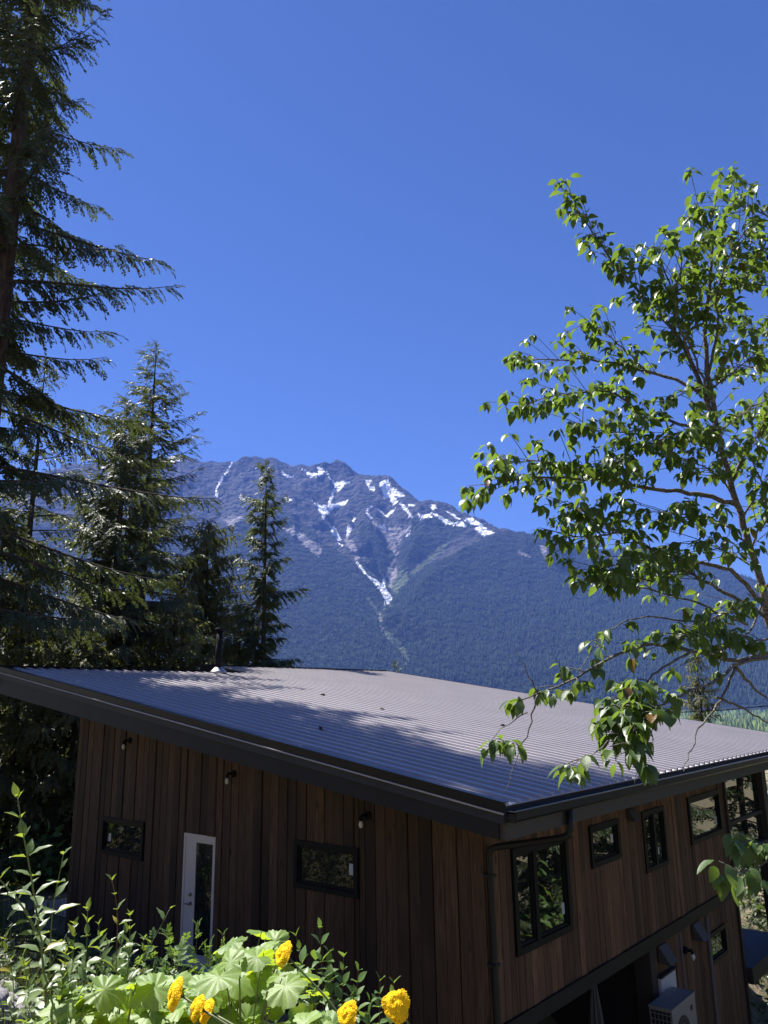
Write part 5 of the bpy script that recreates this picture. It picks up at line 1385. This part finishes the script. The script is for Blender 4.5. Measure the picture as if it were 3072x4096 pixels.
PALM = [palmate(s_) for s_ in (1, 2, 3, 4)]
def thimble(name, label, leaves, fill, dbase, nfill, group):
    c = at(*dbase); root = empty(name, (c[0], c[1], float(gz(c[0], c[1])))); tag(root, label, 'shrub', group)
    P_, T_, N_, S_ = [], [], [], []
    def add(px, py, d_, s_, tilt=None):
        s_ *= 1.06
        p = at(px, py, d_)
        ang = fr_.uniform(0, 6.28) if tilt is None else tilt
        # blades face the light: up, leaning to the sun and a little to the open side
        n_ = np.array([0, 0, 1.0]) + SUN_DIR * np.array([0.6, 0.6, 0]) - FW * np.array([0.5, 0.5, 0]) + fr_.normal(0, 0.36, 3)
        t = RT * math.cos(ang) + np.array([FW[0], FW[1], 0]) * math.sin(ang) + np.array([0, 0, -0.25])
        P_.append(p); T_.append(t); N_.append(n_); S_.append(s_)
    for l in leaves: add(*l)
    nl = len(P_)
    for _ in range(nfill):
        x0, x1, top, dn, df = fill
        px = fr_.uniform(x0, x1); ty = np.interp(px, [q_[0] for q_ in top], [q_[1] for q_ in top])
        py = ty + abs(fr_.normal(0, 0.5)) * dn; add(px, py, fr_.uniform(*df), fr_.uniform(0.08, 0.125))
    Pn = np.array(P_)
    stems = [np.array([c[0], c[1], 0]) + np.array([fr_.normal(0, 0.35), fr_.normal(0, 0.35), 0]) for _ in range(9)]
    for s_ in stems: s_[2] = float(gz(s_[0], s_[1]))
    tops = []
    mb_ = MB()
    for s_ in stems:
        tp = Pn[fr_.integers(0, nl)] + np.array([fr_.normal(0, 0.06), fr_.normal(0, 0.06), -0.16]); tops.append(tp)
        mb_.tube([s_, s_ * 0.5 + tp * 0.5 + np.array([fr_.normal(0, 0.05), fr_.normal(0, 0.05), 0.05]), tp], [0.008, 0.006, 0.004], 6, False)
    o = mb_.build('stems', M['stem'], root, True); o['kind'] = 'stuff'
    tops = np.array(tops)
    def near(p):
        q_ = tops[np.argmin(np.linalg.norm(tops - p, axis=1))]
        v = q_ - p; L = np.linalg.norm(v); return p + v / max(L, 1e-6) * min(L, 0.22) + np.array([0, 0, -0.06])
    place_leaves(root, PALM, P_, T_, N_, S_, M['leaf_thimble'], 140)
    petioles(P_, T_, S_, near, M['stem'], 'petioles', root, 0.003)
def z2(x, y, d, s, t=None): return (x * 0.3617, 3500 + y * 0.3617, d, s, t)
def z3(x, y, d, s, t=None): return (500 + x * 0.3617, 3500 + y * 0.3617, d, s, t)
G4 = 'thimbleberry bushes in the foreground'
thimble('thimbleberry_bush', 'broad-leaved bright green bush at the bottom edge, below the white door and to its left',
        [z2(800, 1180, 3.3, 0.115), z2(1180, 1200, 3.25, 0.14), z2(1500, 1190, 3.3, 0.15), z2(1250, 1090, 3.5, 0.12), z2(850, 1440, 2.95, 0.165, 4.4), z2(560, 1480, 3.1, 0.13), z2(640, 1340, 3.2, 0.12), z2(980, 1260, 3.15, 0.11), z2(1300, 1500, 2.95, 0.13),
         z2(1540, 1580, 2.9, 0.14), z2(1200, 1370, 3.05, 0.12), z2(1450, 1380, 3.0, 0.14), z2(1060, 1560, 2.9, 0.12), z2(480, 1600, 3.0, 0.12), z2(760, 1620, 2.85, 0.14), z3(60, 1200, 3.2, 0.135), z3(270, 1160, 3.3, 0.11), z3(520, 1110, 3.4, 0.145, 5.2),
         z3(350, 1440, 2.95, 0.14), z3(150, 1480, 2.9, 0.13), z3(560, 1500, 2.9, 0.12), z3(330, 1330, 3.1, 0.12)],
        (170, 700, [(170, 4030), (300, 3960), (450, 3930), (700, 3900)], 190, (2.7, 3.5)), (450, 4200, 3.2), 62, G4)
thimble('thimbleberry_bush', 'broad-leaved bright green bush at the bottom edge, between the white door and the near window',
        [z3(1510, 630, 3.5, 0.13), z3(1290, 720, 3.5, 0.12), z3(1180, 780, 3.5, 0.10), z3(1230, 960, 3.35, 0.155), z3(1450, 900, 3.3, 0.145), z3(1600, 940, 3.35, 0.13), z3(1060, 1150, 3.2, 0.14), z3(880, 1200, 3.2, 0.12), z3(1480, 1160, 3.2, 0.15),
         z3(1560, 700, 3.45, 0.11), z3(1230, 1230, 3.1, 0.10), z3(1100, 1330, 3.05, 0.11), z3(1060, 1440, 3.0, 0.11), z3(1260, 1440, 3.0, 0.12), z3(1480, 1350, 3.05, 0.12), z3(820, 1300, 3.1, 0.11), z3(650, 1420, 3.0, 0.12), z3(1560, 1500, 2.95, 0.15), z3(1350, 1590, 2.9, 0.12),
         z3(860, 1560, 2.9, 0.11), z3(1630, 1230, 3.2, 0.12), z3(1240, 1580, 2.9, 0.10), z3(700, 1560, 2.9, 0.12), (1165, 3960, 3.1, 0.13), (1180, 4070, 3.0, 0.13), (1270, 4090, 2.95, 0.12)],
        (720, 1300, [(720, 3960), (900, 3860), (1080, 3770), (1150, 3850), (1300, 4040)], 170, (2.75, 3.5)), (980, 4250, 3.2), 55, G4)

LANC = [leaf_tmpl(0.46, LANCE, f_, dr_, wv, 0.10, s_) for f_, dr_, wv, s_ in ((0.30, 0.22, 0.04, 1), (0.15, 0.35, 0.05, 2), (0.5, 0.12, 0.06, 3))]
LOWL = [leaf_tmpl(0.55, [0.05, 1.0, 0.7, 0.05], f_, dr_, 0.0, 0.05, s_) for f_, dr_, s_ in ((0.35, 0.2, 5), (0.5, 0.32, 6), (0.2, 0.12, 7))]
SHRB = [leaf_tmpl(0.55, OVATE, f_, dr_, wv, 0.08, s_) for f_, dr_, wv, s_ in ((0.35, 0.2, 0.02, 5), (0.5, 0.32, 0.03, 6), (0.2, 0.12, 0.02, 7))]
def rose_tmpl(seed):
    r_ = np.random.default_rng(seed); lv, lf = leaf_tmpl(0.62, [0.05, 0.85, 1.0, 0.6, 0.05], 0.25, 0.1, 0.0, 0.02, seed)
    V_, F_, off = [], [], 0
    for k in range(7):
        if k == 6: p, a = np.array([0.72, 0, 0]), 0.0
        else:
            p = np.array([0.22 + 0.2 * (k // 2), 0, 0]); a = (1.1 if k % 2 else -1.1) + r_.normal(0, 0.12)
        c_, s_ = math.cos(a), math.sin(a)
        Rz = np.array([[c_, -s_, 0], [s_, c_, 0], [0, 0, 1]]); V_.append(lv @ Rz.T * 0.32 + p + (0, 0, -0.1 * p[0] ** 2 + r_.normal(0, 0.02))); F_.append(lf + off); off += len(lv)
    V_.append(np.array([(0, 0.008, 0), (0, -0.008, 0), (0.72, -0.005, -0.05), (0.72, 0.005, -0.05)])); F_.append(np.array([(0, 1, 2, 3)]) + off)
    return np.vstack(V_), np.vstack(F_)
ROSE = [rose_tmpl(s_) for s_ in (1, 2, 3)]

def sapling(name, label, path, d0, d1, lsize, nleaf, tm, mat, stemmat, cat='sapling', group=None, opp=False, spread=1.0, r0=0.006, to_ground=True, updir=0.35, side_br=0):
    pts = [at(px, py, d0 + (d1 - d0) * k / (len(path) - 1)) for k, (px, py) in enumerate(path)]
    g_ = pts[0].copy(); gzv = float(gz(g_[0], g_[1]))
    root = empty(name, (g_[0], g_[1], gzv)); tag(root, label, cat, group)
    full = ([np.array([g_[0] + fr_.normal(0, 0.03), g_[1] + fr_.normal(0, 0.03), gzv - 0.03])] if to_ground and gzv < g_[2] else []) + pts
    sm, L = smooth_path(full, 26)
    mb_ = MB(); mb_.tube(sm, [r0 * (1 - 0.8 * k / 25) for k in range(26)], 7)
    P_, T_, N_, S_ = [], [], [], []
    def dress(sm_, lo, nl, base_ang):
        cum = np.r_[0, np.cumsum(np.linalg.norm(np.diff(sm_, axis=0), axis=1))]; L_ = cum[-1]
        for k in range(nl):
            f = lo + (1 - lo) * (k + 0.5) / nl
            i0 = min(int(np.searchsorted(cum, f * L_)), len(sm_) - 1); p = sm_[i0]
            ax = norm(sm_[min(i0 + 1, len(sm_) - 1)] - sm_[max(0, i0 - 1)])
            for o_ in ((0, math.pi) if opp else (0,)):
                a = base_ang + k * (math.pi / 2 if opp else 2.4) + o_ + fr_.normal(0, 0.25)
                u = norm(np.cross(ax, (0.3, 0.2, 1.0) if abs(ax[2]) < 0.9 else (1.0, 0.2, 0))); v = np.cross(ax, u)
                out = u * math.cos(a) + v * math.sin(a)
                near_tip = max(0.0, (f - 0.8) / 0.2)
                t = out * spread * (1 - 0.55 * near_tip) + ax * (updir + 0.8 * near_tip) + np.array([0, 0, fr_.normal(0.0, 0.18)])
                n_ = ax + np.array([0, 0, 0.5]) + SUN_DIR * 0.25 + fr_.normal(0, 0.28, 3)
                P_.append(p); T_.append(t); N_.append(n_); S_.append(lsize * fr_.uniform(0.6, 1.15) * (1 - 0.5 * near_tip))
    f0 = 0.42 if to_ground else 0.1
    dress(sm, f0, int(nleaf * 1.5), fr_.uniform(0, 6))
    for q_ in range(side_br):
        i0 = int(fr_.integers(9, 21)); ax = norm(sm[i0 + 1] - sm[i0]); a = fr_.uniform(0, 6.28)
        dr = norm(ax * 0.8 + RT * math.cos(a) * 0.8 + FW * math.sin(a) * 0.5 + np.array([0, 0, 0.3])); ln = fr_.uniform(0.15, 0.38)
        br = np.array([sm[i0] + dr * ln * s_ + np.array([0, 0, 0.05 * s_ * s_]) for s_ in np.linspace(0, 1, 8)])
        mb_.tube(br, [r0 * 0.45 * (1 - 0.6 * s_) for s_ in np.linspace(0, 1, 8)], 5); dress(br, 0.15, max(4, nleaf // 4), a)
    mb_.build('stem', stemmat, root, True)
    place_leaves(root, tm, P_, T_, N_, S_, mat, 60)
    return root
G5 = 'leafy saplings at the left edge'
sapling('sapling', 'tallest narrow-leaved sapling at the left edge, reaching up to the trees', [(190, 4090), (184, 4000), (174, 3862), (160, 3740), (145, 3643), (125, 3500), (108, 3394), (80, 3303), (72, 3195)], 2.95, 2.75, 0.09, 26, LANC, M['leaf_willow'], M['stem'], group=G5, r0=0.009, updir=0.3)
sapling('sapling', 'sapling leaning in from the left edge below the tallest one', [(160, 3760), (100, 3640), (45, 3570), (0, 3520), (-40, 3480)], 2.9, 2.8, 0.085, 9, LANC, M['leaf_willow'], M['stem'], group=G5, r0=0.006, to_ground=False)
sapling('sapling', 'sapling with bright leaves in front of the left corner of the timber wall', [(200, 3960), (200, 3780), (213, 3592), (235, 3520), (246, 3470), (253, 3420)], 3.1, 3.0, 0.085, 15, LANC, M['leaf_willow'], M['stem'], group=G5, r0=0.006, side_br=1)
sapling('sapling', 'thin sapling with a red tip in front of the small left window', [(462, 4000), (463, 3900), (466, 3807), (472, 3700), (470, 3590), (462, 3545), (448, 3525)], 3.4, 3.3, 0.085, 17, LANC, M['leaf_willow'], M['stem_red'], group=G5, side_br=1)
for k, (x0, y0, x1, y1, d_, lb) in enumerate(((330, 3960, 350, 3640, 3.3, 'sapling in front of the dark boards below the small left window'), (500, 3990, 520, 3665, 3.4, 'sapling just left of the white door'), (270, 4000, 300, 3700, 3.2, 'short sapling beside the gravel driveway'),
                                          (400, 4000, 395, 3700, 3.5, 'short sapling between two taller ones left of the door'), (60, 4000, 20, 3760, 3.3, 'short sapling low at the left edge'), (120, 4040, 90, 3830, 3.1, 'lowest sapling above the pale rocks'),
                                          (560, 4000, 575, 3760, 3.6, 'short sapling at the foot of the wall by the door'), (230, 4050, 262, 3820, 3.0, 'bushy sapling above the bright broad leaves'))):
    sapling('sapling', lb, [(x0, y0), ((x0 + x1) / 2 + 8, (y0 + y1) / 2), (x1, y1)], d_, d_ - 0.1, 0.075, 26, LANC, M['leaf_willow'], M['stem'], group=G5, r0=0.005, side_br=3)
G6 = 'small-leaved rose bushes before the door'
for k, (x0, y0, x1, y1, lb) in enumerate(((765, 3980, 790, 3705, 'rose bush in front of the white door'), (700, 3980, 670, 3735, 'rose bush left of the white door'), (860, 3980, 890, 3740, 'rose bush in front of the door glass at its right'),
                                      (620, 3990, 600, 3800, 'low rose bush at the foot of the wall left of the door'), (820, 4000, 835, 3790, 'rose bush low before the middle of the door'), (930, 3990, 905, 3830, 'rose bush behind the broad leaves right of the door'))):
    sapling('rose_bush', lb, [(x0, y0), ((x0 + x1) / 2 + 6, (y0 + y1) / 2), (x1, y1)], 5.4, 5.3, 0.16, 20, ROSE, M['leaf_shrub'], M['stem_red'], 'shrub', G6, r0=0.005, side_br=8, updir=0.5)
G7 = 'red-stemmed shrub shoots below the near window'
for k, (pth_, lb) in enumerate((([(1300, 4080), (1290, 3933), (1282, 3796), (1280, 3715)], 'tallest red-stemmed shoot below the near window'), ([(1225, 4060), (1213, 3874), (1196, 3788), (1184, 3745)], 'red-stemmed shoot at the left of the tallest one'),
                             ([(1330, 4090), (1322, 3933), (1314, 3835), (1316, 3810)], 'red-stemmed shoot leaning on the tallest one from the right'), ([(1366, 4090), (1368, 3930), (1374, 3850), (1375, 3830)], 'red-stemmed shoot second to the right of the tallest one'),
                             ([(1420, 4090), (1425, 3955), (1432, 3900), (1434, 3882)], 'short red-stemmed shoot right of the near window edge'), ([(1515, 4095), (1518, 4010), (1523, 3940), (1520, 3925)], 'red-stemmed shoot left of the largest yellow flower'),
                             ([(1562, 4100), (1564, 3990), (1570, 3945), (1575, 3935)], 'red-stemmed shoot behind the largest yellow flower'), ([(1250, 4090), (1250, 3990), (1240, 3930)], 'low red-stemmed shoot by the broad leaves'),
                             ([(1400, 4120), (1410, 4050), (1400, 3990)], 'low red-stemmed shoot above the bottom edge'), ([(1470, 4120), (1470, 4060), (1480, 4010)], 'low red-stemmed shoot between two yellow flowers'), ([(1330, 4120), (1345, 4050), (1340, 3985)], 'low bushy red-stemmed shoot in the middle of the clump'))):
    sapling('shrub_shoot', lb, pth_, 4.3, 4.2, 0.115, 12, SHRB, M['leaf_shrub'], M['stem_red'], 'shrub', G7, True, 1.0, 0.004, updir=0.28, side_br=4 if k > 6 else 2)

# yarrow: flat heads of many tiny florets
ico = bpy.data.meshes.new('ico_tmp')
import bmesh
bm_ = bmesh.new(); bmesh.ops.create_icosphere(bm_, subdivisions=1, radius=1.0); bm_.verts.ensure_lookup_table()
IV = np.array([v.co[:] for v in bm_.verts]); IF = np.array([[v.index for v in f.verts] for f in bm_.faces]); bm_.free()
FERN = spray_tmpl(14, 0.16, 0.03, 91, 0.2, 0.2)
def yarrow(label, px, py, d, rad, axis, stem, squash=1.0):
    rad *= 0.93; c = at(px, py, d); root = empty('yarrow', (float(c[0]), float(c[1]), float(gz(c[0], c[1])))); tag(root, label, 'flower', 'yellow yarrow flowers at the bottom edge')
    n_ = norm(np.array(axis[0] * RT + axis[1] * UP + axis[2] * -FW)); u = norm(np.cross(n_, FW + 0.1 * UP)); v = np.cross(n_, u)
    P_, S_ = [], []
    nb_ = 900
    for k in range(nb_):
        r_ = math.sqrt((k + 0.5) / nb_); a = k * 2.39996
        lump = 0.88 + 0.09 * math.sin(3 * a + px) + 0.04 * math.sin(7 * a)
        rr_ = r_ * rad * lump
        hgt = rad * (0.27 * (1 - r_ ** 2) + 0.05 * math.sin(9 * rr_ / rad + 2 * a))
        P_.append(c + (u * math.cos(a) + v * math.sin(a) * squash) * rr_ + n_ * hgt + fr_.normal(0, rad * 0.012, 3)); S_.append(rad * fr_.uniform(0.032, 0.052))
    P_ = np.array(P_); S_ = np.array(S_)
    V_, F_ = stamp(IV, IF, np.repeat(np.eye(3)[None], len(P_), 0), P_, S_)
    # cushion under the florets
    ng = 24; disc = [c + n_ * rad * 0.22]
    for q_, hh in ((0.5, 0.2), (0.82, 0.05), (0.72, -0.10), (0.25, -0.30)):
        for k in range(ng):
            a = 2 * math.pi * k / ng; lump = 0.86 + 0.09 * math.sin(3 * a + px)
            disc.append(c + (u * math.cos(a) + v * math.sin(a) * squash) * rad * q_ * lump + n_ * rad * hh)
    T_ = [(0, 1 + k, 1 + (k + 1) % ng) for k in range(ng)]
    Q_ = [(1 + g_ * ng + k, 1 + (g_ + 1) * ng + k, 1 + (g_ + 1) * ng + (k + 1) % ng, 1 + g_ * ng + (k + 1) % ng) for g_ in range(3) for k in range(ng)]
    hd = link('flower_head', np_mesh('flower_head', np.array(disc), [np.array(T_), np.array(Q_)], M['yellow'], True), root)
    fl_ = link('florets', np_mesh('florets', V_, [F_], M['yellow'], True), hd); fl_['kind'] = 'stuff'
    mb_ = MB(); base_ = c - n_ * rad * 0.25
    pts = [base_] + [at(x_, y_, d_) for x_, y_, d_ in stem]
    gxy = pts[-1].copy(); gxy[2] = float(gz(gxy[0], gxy[1])); pts.append(gxy + np.array([0.15, -0.1, 0]))
    sm, L = smooth_path(pts, 24); mb_.tube(sm, [0.0035 + 0.0018 * k / 23 for k in range(24)], 6)
    for k in range(9):
        a = k * 0.7; tip_ = c + (u * math.cos(a) + v * math.sin(a) * squash) * rad * 0.6 - n_ * rad * 0.02
        mb_.tube([base_ - n_ * rad * 0.35, (base_ + tip_) / 2 - n_ * rad * 0.15, tip_], 0.0016, 4, False)
    mb_.build('stem', M['stem'], root, True)
    pp, tt, nn, ss = [], [], [], []
    for k in range(5):
        q_ = sm[6 + 3 * k]; pp.append(q_); tt.append(RT * math.cos(k * 2.4) + FW * math.sin(k * 2.4) + UP * 0.5); nn.append(UP + fr_.normal(0, 0.3, 3)); ss.append(0.09)
    v_, f_ = stamp(FERN[0], FERN[1], frames(np.array(tt), np.array(nn)), np.array(pp), np.array(ss))
    link('leaves', np_mesh('leaves', v_, [f_], M['leaf_shrub']), root)
yarrow('yellow yarrow seen nearly edge on, leftmost, in front of the broad leaves', 702, 3974, 2.45, 0.056, (-0.80, 0.46, 0.38), [(780, 4020, 2.45), (900, 4090, 2.4), (1010, 4160, 2.35)])
yarrow('yellow yarrow of a close pair, the left one of the two', 790, 4030, 2.4, 0.044, (-0.72, 0.58, 0.38), [(850, 4060, 2.4), (960, 4130, 2.35), (1040, 4200, 2.3)])
yarrow('yellow yarrow of a close pair, the right and lower one', 828, 4044, 2.42, 0.043, (-0.74, 0.55, 0.38), [(880, 4068, 2.4), (980, 4125, 2.35), (1080, 4190, 2.3)])
yarrow('yellow yarrow highest up, against the dark boards under the near window', 1135, 3815, 2.9, 0.053, (-0.70, 0.60, 0.40), [(1165, 3850, 2.9), (1250, 3930, 2.85), (1350, 4030, 2.8), (1420, 4130, 2.75)])
yarrow('yellow yarrow cut by the bottom edge, left of the largest one', 1392, 4056, 2.55, 0.047, (-0.55, 0.62, 0.56), [(1420, 4080, 2.55), (1480, 4140, 2.5), (1530, 4220, 2.45)])
yarrow('largest yellow yarrow with a broad lumpy head at the bottom edge', 1587, 4023, 2.5, 0.056, (-0.35, 0.50, 0.79), [(1612, 4060, 2.52), (1660, 4120, 2.5), (1690, 4200, 2.45)], 1.0)

# grass and low growth
def blades(name, label, boxes, n_, h0, h1, mat):
    P_, T_, N_, S_ = [], [], [], []
    for x0, x1, y0, y1, k_ in boxes:
        m_ = int(n_ * k_); xx = fr_.uniform(x0, x1, m_); yy = fr_.uniform(y0, y1, m_); zz = far_height(xx, yy)
        for x_, y_, z_ in zip(xx, yy, zz):
            P_.append((x_, y_, z_ - 0.02)); a = fr_.uniform(0, 6.28); T_.append((math.cos(a) * 0.4, math.sin(a) * 0.4, 1.0)); N_.append((math.cos(a), math.sin(a), 0.2)); S_.append(fr_.uniform(h0, h1))
    tv_, tf_ = leaf_tmpl(0.035, [1, 0.9, 0.75, 0.5, 0.05], 0.3, 0.45, 0, 0, 3)
    V_, F_ = stamp(tv_, tf_, frames(np.array(T_), np.array(N_)), np.array(P_), np.array(S_))
    return tag(link(name, np_mesh(name, V_, [F_], mat)), label, 'grass', kind='stuff')
blades('grass', 'rough grass growing over the bank between the plants and the house', [(-11, -1, -6.5, -0.7, 0.75), (-16, -10, -4, 0.5, 0.25)], 9000, 0.15, 0.5, M['grass'])
def understory(name, label, n_, area, size, mat, hmax, tm, kind='stuff'):
    P_, T_, N_, S_ = [], [], [], []
    for _ in range(n_):
        x_, y_ = fr_.uniform(*area[0]), fr_.uniform(*area[1]); z_ = float(far_height(x_, y_)); hh = hmax * fr_.uniform(0.4, 1.0); rad = fr_.uniform(0.35, 0.8)
        m_ = int(min(90, 50 * hh * rad / 0.5))
        d = norm(fr_.normal(0, 1, (m_, 3))); d[:, 2] = abs(d[:, 2]) * 0.9
        q_ = d * (fr_.uniform(0.25, 1.0, (m_, 1)) ** 0.5) * np.array([rad, rad, hh])
        P_.append(q_ + (x_, y_, z_)); T_.append(d + (0, 0, -0.2) + fr_.normal(0, 0.4, (m_, 3))); N_.append(d * 0.3 + (0, 0, 1.0) + fr_.normal(0, 0.3, (m_, 3))); S_.append(fr_.uniform(*size, m_))
    P_, T_, N_, S_ = np.vstack(P_), np.vstack(T_), np.vstack(N_), np.concatenate(S_)
    w_ = fr_.integers(0, len(tm), len(P_)); Vs, Fs, off = [], [], 0
    for k, t_ in enumerate(tm):
        s_ = w_ == k; v_, f_ = stamp(t_[0], t_[1], frames(T_[s_], N_[s_]), P_[s_], S_[s_]); Vs.append(v_); Fs.append(f_ + off); off += len(v_)
    return tag(link(name, np_mesh(name, np.vstack(Vs), [np.vstack(Fs)], mat, True)), label, 'undergrowth', kind=kind)
understory('undergrowth', 'dense low leafy growth on the bank in front of the near wall', 230, ((-11.5, -1.5), (-5.2, -0.8)), (0.06, 0.12), M['leaf_bush'], 0.7, LOWL)
understory('undergrowth', 'leafy undergrowth in the wood left of the house, leaves brightened to look sunlit', 190, ((-48, -14.2), (-6, 14)), (0.14, 0.34), M['leaf_shrub'], 3.4, LOWL)  # brighter leaf colour stands in for sunlight on this foliage
understory('undergrowth', 'leafy growth on the slope beyond the decks', 120, ((-4, 14), (15, 40)), (0.12, 0.3), M['leaf_bush'], 1.8, LOWL)
understory('undergrowth', 'tall leafy scrub mirrored in the side windows', 70, ((5.5, 14), (8, 28)), (0.2, 0.4), M['leaf_shrub'], 4.0, LOWL)
understory('undergrowth', 'low dark growth on the ground below the decks', 60, ((-4, 9), (10, 17)), (0.1, 0.25), M['leaf_bush'], 1.0, LOWL)
understory('undergrowth', 'scrub on the slope above the house, mirrored in its windows', 90, ((-20, 3), (-16, -7.2)), (0.10, 0.22), M['leaf_bush'], 1.0, LOWL)

mb = MB(); mb.tube([at(2540, 2856, 24), at(2700, 2850, 24), at(2900, 2840, 24), at(3300, 2800, 24)], 0.014, 6)  # stands for a thin dark branch, drawn as a smooth tube
tag(mb.build('dark_branch', M['pipe'], None, True), 'thin dark branch reaching past the cedar beyond the roof', 'branch')
